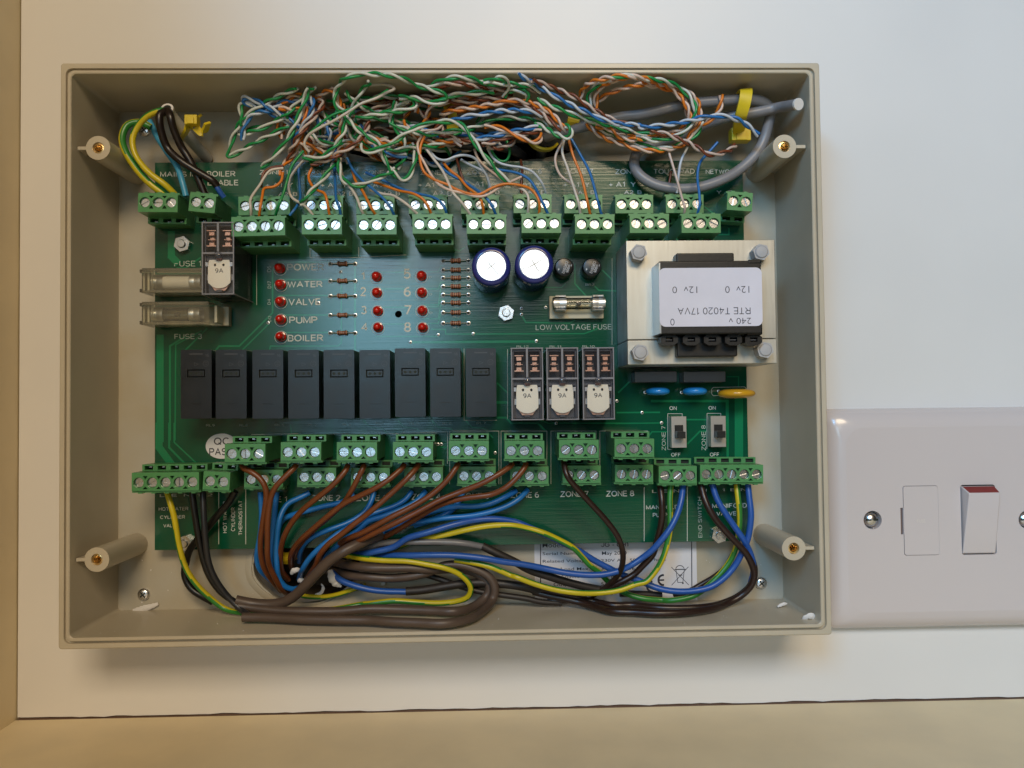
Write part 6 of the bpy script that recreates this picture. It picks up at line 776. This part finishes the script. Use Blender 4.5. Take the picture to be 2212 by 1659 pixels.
# ---------------------------------------------------------------- fused spur plate beside the box
x0, x1, y0, y1 = DATA['plate']; s1, s2 = DATA['pl_screw']; x1 = s2[0] + (s1[0] - x0)
sp = thing('fused_switch_plate', 'white moulded wall plate with a fuse carrier and a red-marked rocker switch', 'wall switch', ((x0 + x1) / 2, (y0 + y1) / 2, -3))
pf, pn, pr_ = DATA['pl_fuse'], DATA['pl_notch'], DATA['pl_rock']
LPp = [(0, -2.98, 3), (0, -.6, 3), (.35, 1.0, 3.2), (1.0, 2.4, 3.6), (2.0, 3.6, 4.2), (3.3, 4.6, 5), (5.0, 5.35, 6), (7.2, 5.8, 7.2)]
g = G(); g.loft([[(x, y, h) for x, y in rrect(x0 + i, x1 - i, y0 + i, y1 - i, r, 8)] for i, h, r in LPp])
hs = [rrect(pf[0], pf[1], pf[2], pf[3], .9), rc(pn[0], pn[1] - .35, pn[2], pn[3]), rrect(pr_[0], pr_[1], pr_[2], pr_[3] + .4, 1.0), circ(s1[0], s1[1], 3.5, 28), circ(s2[0], s2[1], 3.5, 28)]
i = LPp[-1][0]; g.prism(rrect(x0 + i, x1 - i, y0 + i, y1 - i, 7.2, 8), hs, 2.5, 5.8, cap0=False)
g.obj('face_plate', m_plate, sp, smooth=30)
g = G(); g.box(x0 + 1, x1 - 1, y0 + 1, y1 - 1, -2.9, 1.0); g.obj('back_box', m_plate, sp)
g = G(); g.prism(rrect(pf[0] + .15, pf[1] - .15, pf[2] + .2, pf[3] - .15, .8), [], 1.2, 6.0); fc = g.obj('fuse_carrier', m_plate, sp, bevel=.2)
g = G(); g.text('FUSE', (pf[0] + pf[1]) / 2 - 1.6, (pf[0] + pf[1]) / 2 + 1.6, (pf[2] + pf[3]) / 2 - .8, (pf[2] + pf[3]) / 2 + .5, 6.01); g.obj('carrier_print', mat('faint print', (.62, .57, .52), .4), fc, smooth=0)
g = G(); g.box(pn[0] + .1, pn[1] - .4, pn[2] + .1, pn[3] - .1, 1.2, 4.8); g.obj('prising_slot', mat('slot brown', (.16, .10, .08), .7), sp)
a, b, c, d = pr_; a += .25; b -= .25; c += .25; d -= .1
g = G(); prf = [(c, 4.8), (c + .3, 5.7), (d - 2.7, 9.9), (d - 2.2, 9.7), (d - .1, 5.9), (d - .05, 1.5), (c, 1.5)]
v = [(a + (2.0 if k in (2, 3) else .6 if k == 1 else 0) * .35, y, h) for k, (y, h) in enumerate(prf)] + [(b - (.25 if k in (2, 3) else 0), y, h) for k, (y, h) in enumerate(prf)]; n = len(prf)
g.add(v, [tuple(range(n))[::-1], tuple(n + k for k in range(n))] + [(k, (k + 1) % n, n + (k + 1) % n, n + k) for k in range(n)])
rk = g.obj('rocker', m_plate, sp, bevel=.45, recalc=True)
def sl(f): return (d - 2.2 + f * 2.1, 9.75 - f * 3.8)
(ya, ha), (yb_, hb_) = sl(.06), sl(.97)
g = G(); g.add([(a + 1.1, ya, ha + .06), (b - .5, ya, ha + .06), (b - .3, yb_, hb_ + .06), (a + .5, yb_, hb_ + .06), (a + 1.1, ya - .5, ha - .3), (b - .5, ya - .5, ha - .3), (b - .3, yb_ - .5, hb_ - .3), (a + .5, yb_ - .5, hb_ - .3)], [(0, 1, 2, 3), (4, 7, 6, 5), (0, 4, 5, 1), (1, 5, 6, 2), (2, 6, 7, 3), (3, 7, 4, 0)])
g.obj('on_marker', m_red, rk, recalc=True, smooth=0)
for s_ in (s1, s2):
    g = G(); g.lathe((s_[0], s_[1], 0), [(2.75, 1.0), (2.75, 4.2), (2.45, 4.9), (1.6, 5.5), (.1, 5.8)], 28); q = g.obj('plate_screw', m_steel, sp, smooth=50)
    g = G(); g.box(s_[0] - 2.2, s_[0] + 2.2, s_[1] - .3, s_[1] + .3, 5.0, 5.72); g.obj('screw_slot', m_recess_shade, q, smooth=0)  # black bar paints the shade of the screw slot

# dust and crumbs of plaster on the bottom wall and floor
rg = random.Random(4); g = G()
for i in range(70):
    if i < 45: x = rg.uniform(-124, 124); h = rg.uniform(2, 31); y = -94.75 - .0198 * h
    else: x = rg.choice((rg.uniform(-124, -70), rg.uniform(60, 124))); y = rg.uniform(-93, -75); h = .06
    s_ = rg.uniform(.08, .26) if rg.random() < .85 else rg.uniform(.3, .5)
    v = [(x + s_ * rg.uniform(.6, 1.2) * math.cos(a), y + s_ * .5 * rg.uniform(-1, 1), h + s_ * rg.uniform(.6, 1.2) * math.sin(a)) if i < 45 else (x + s_ * rg.uniform(.6, 1.2) * math.cos(a), y + s_ * rg.uniform(.6, 1.2) * math.sin(a), h + s_ * .4 * rg.uniform(-1, 1)) for a in (0, 1.2, 2.5, 3.8, 5.0)]
    c = (x, y + s_ * .7, h) if i < 45 else (x, y, h + s_ * .6)
    g.add(v + [c], [(k, (k + 1) % 5, 5) for k in range(5)])
g.obj('plaster_dust', m_foam, None, smooth=0, kind='stuff', label='white crumbs of plaster dust scattered in the bottom of the box', cat='dust')
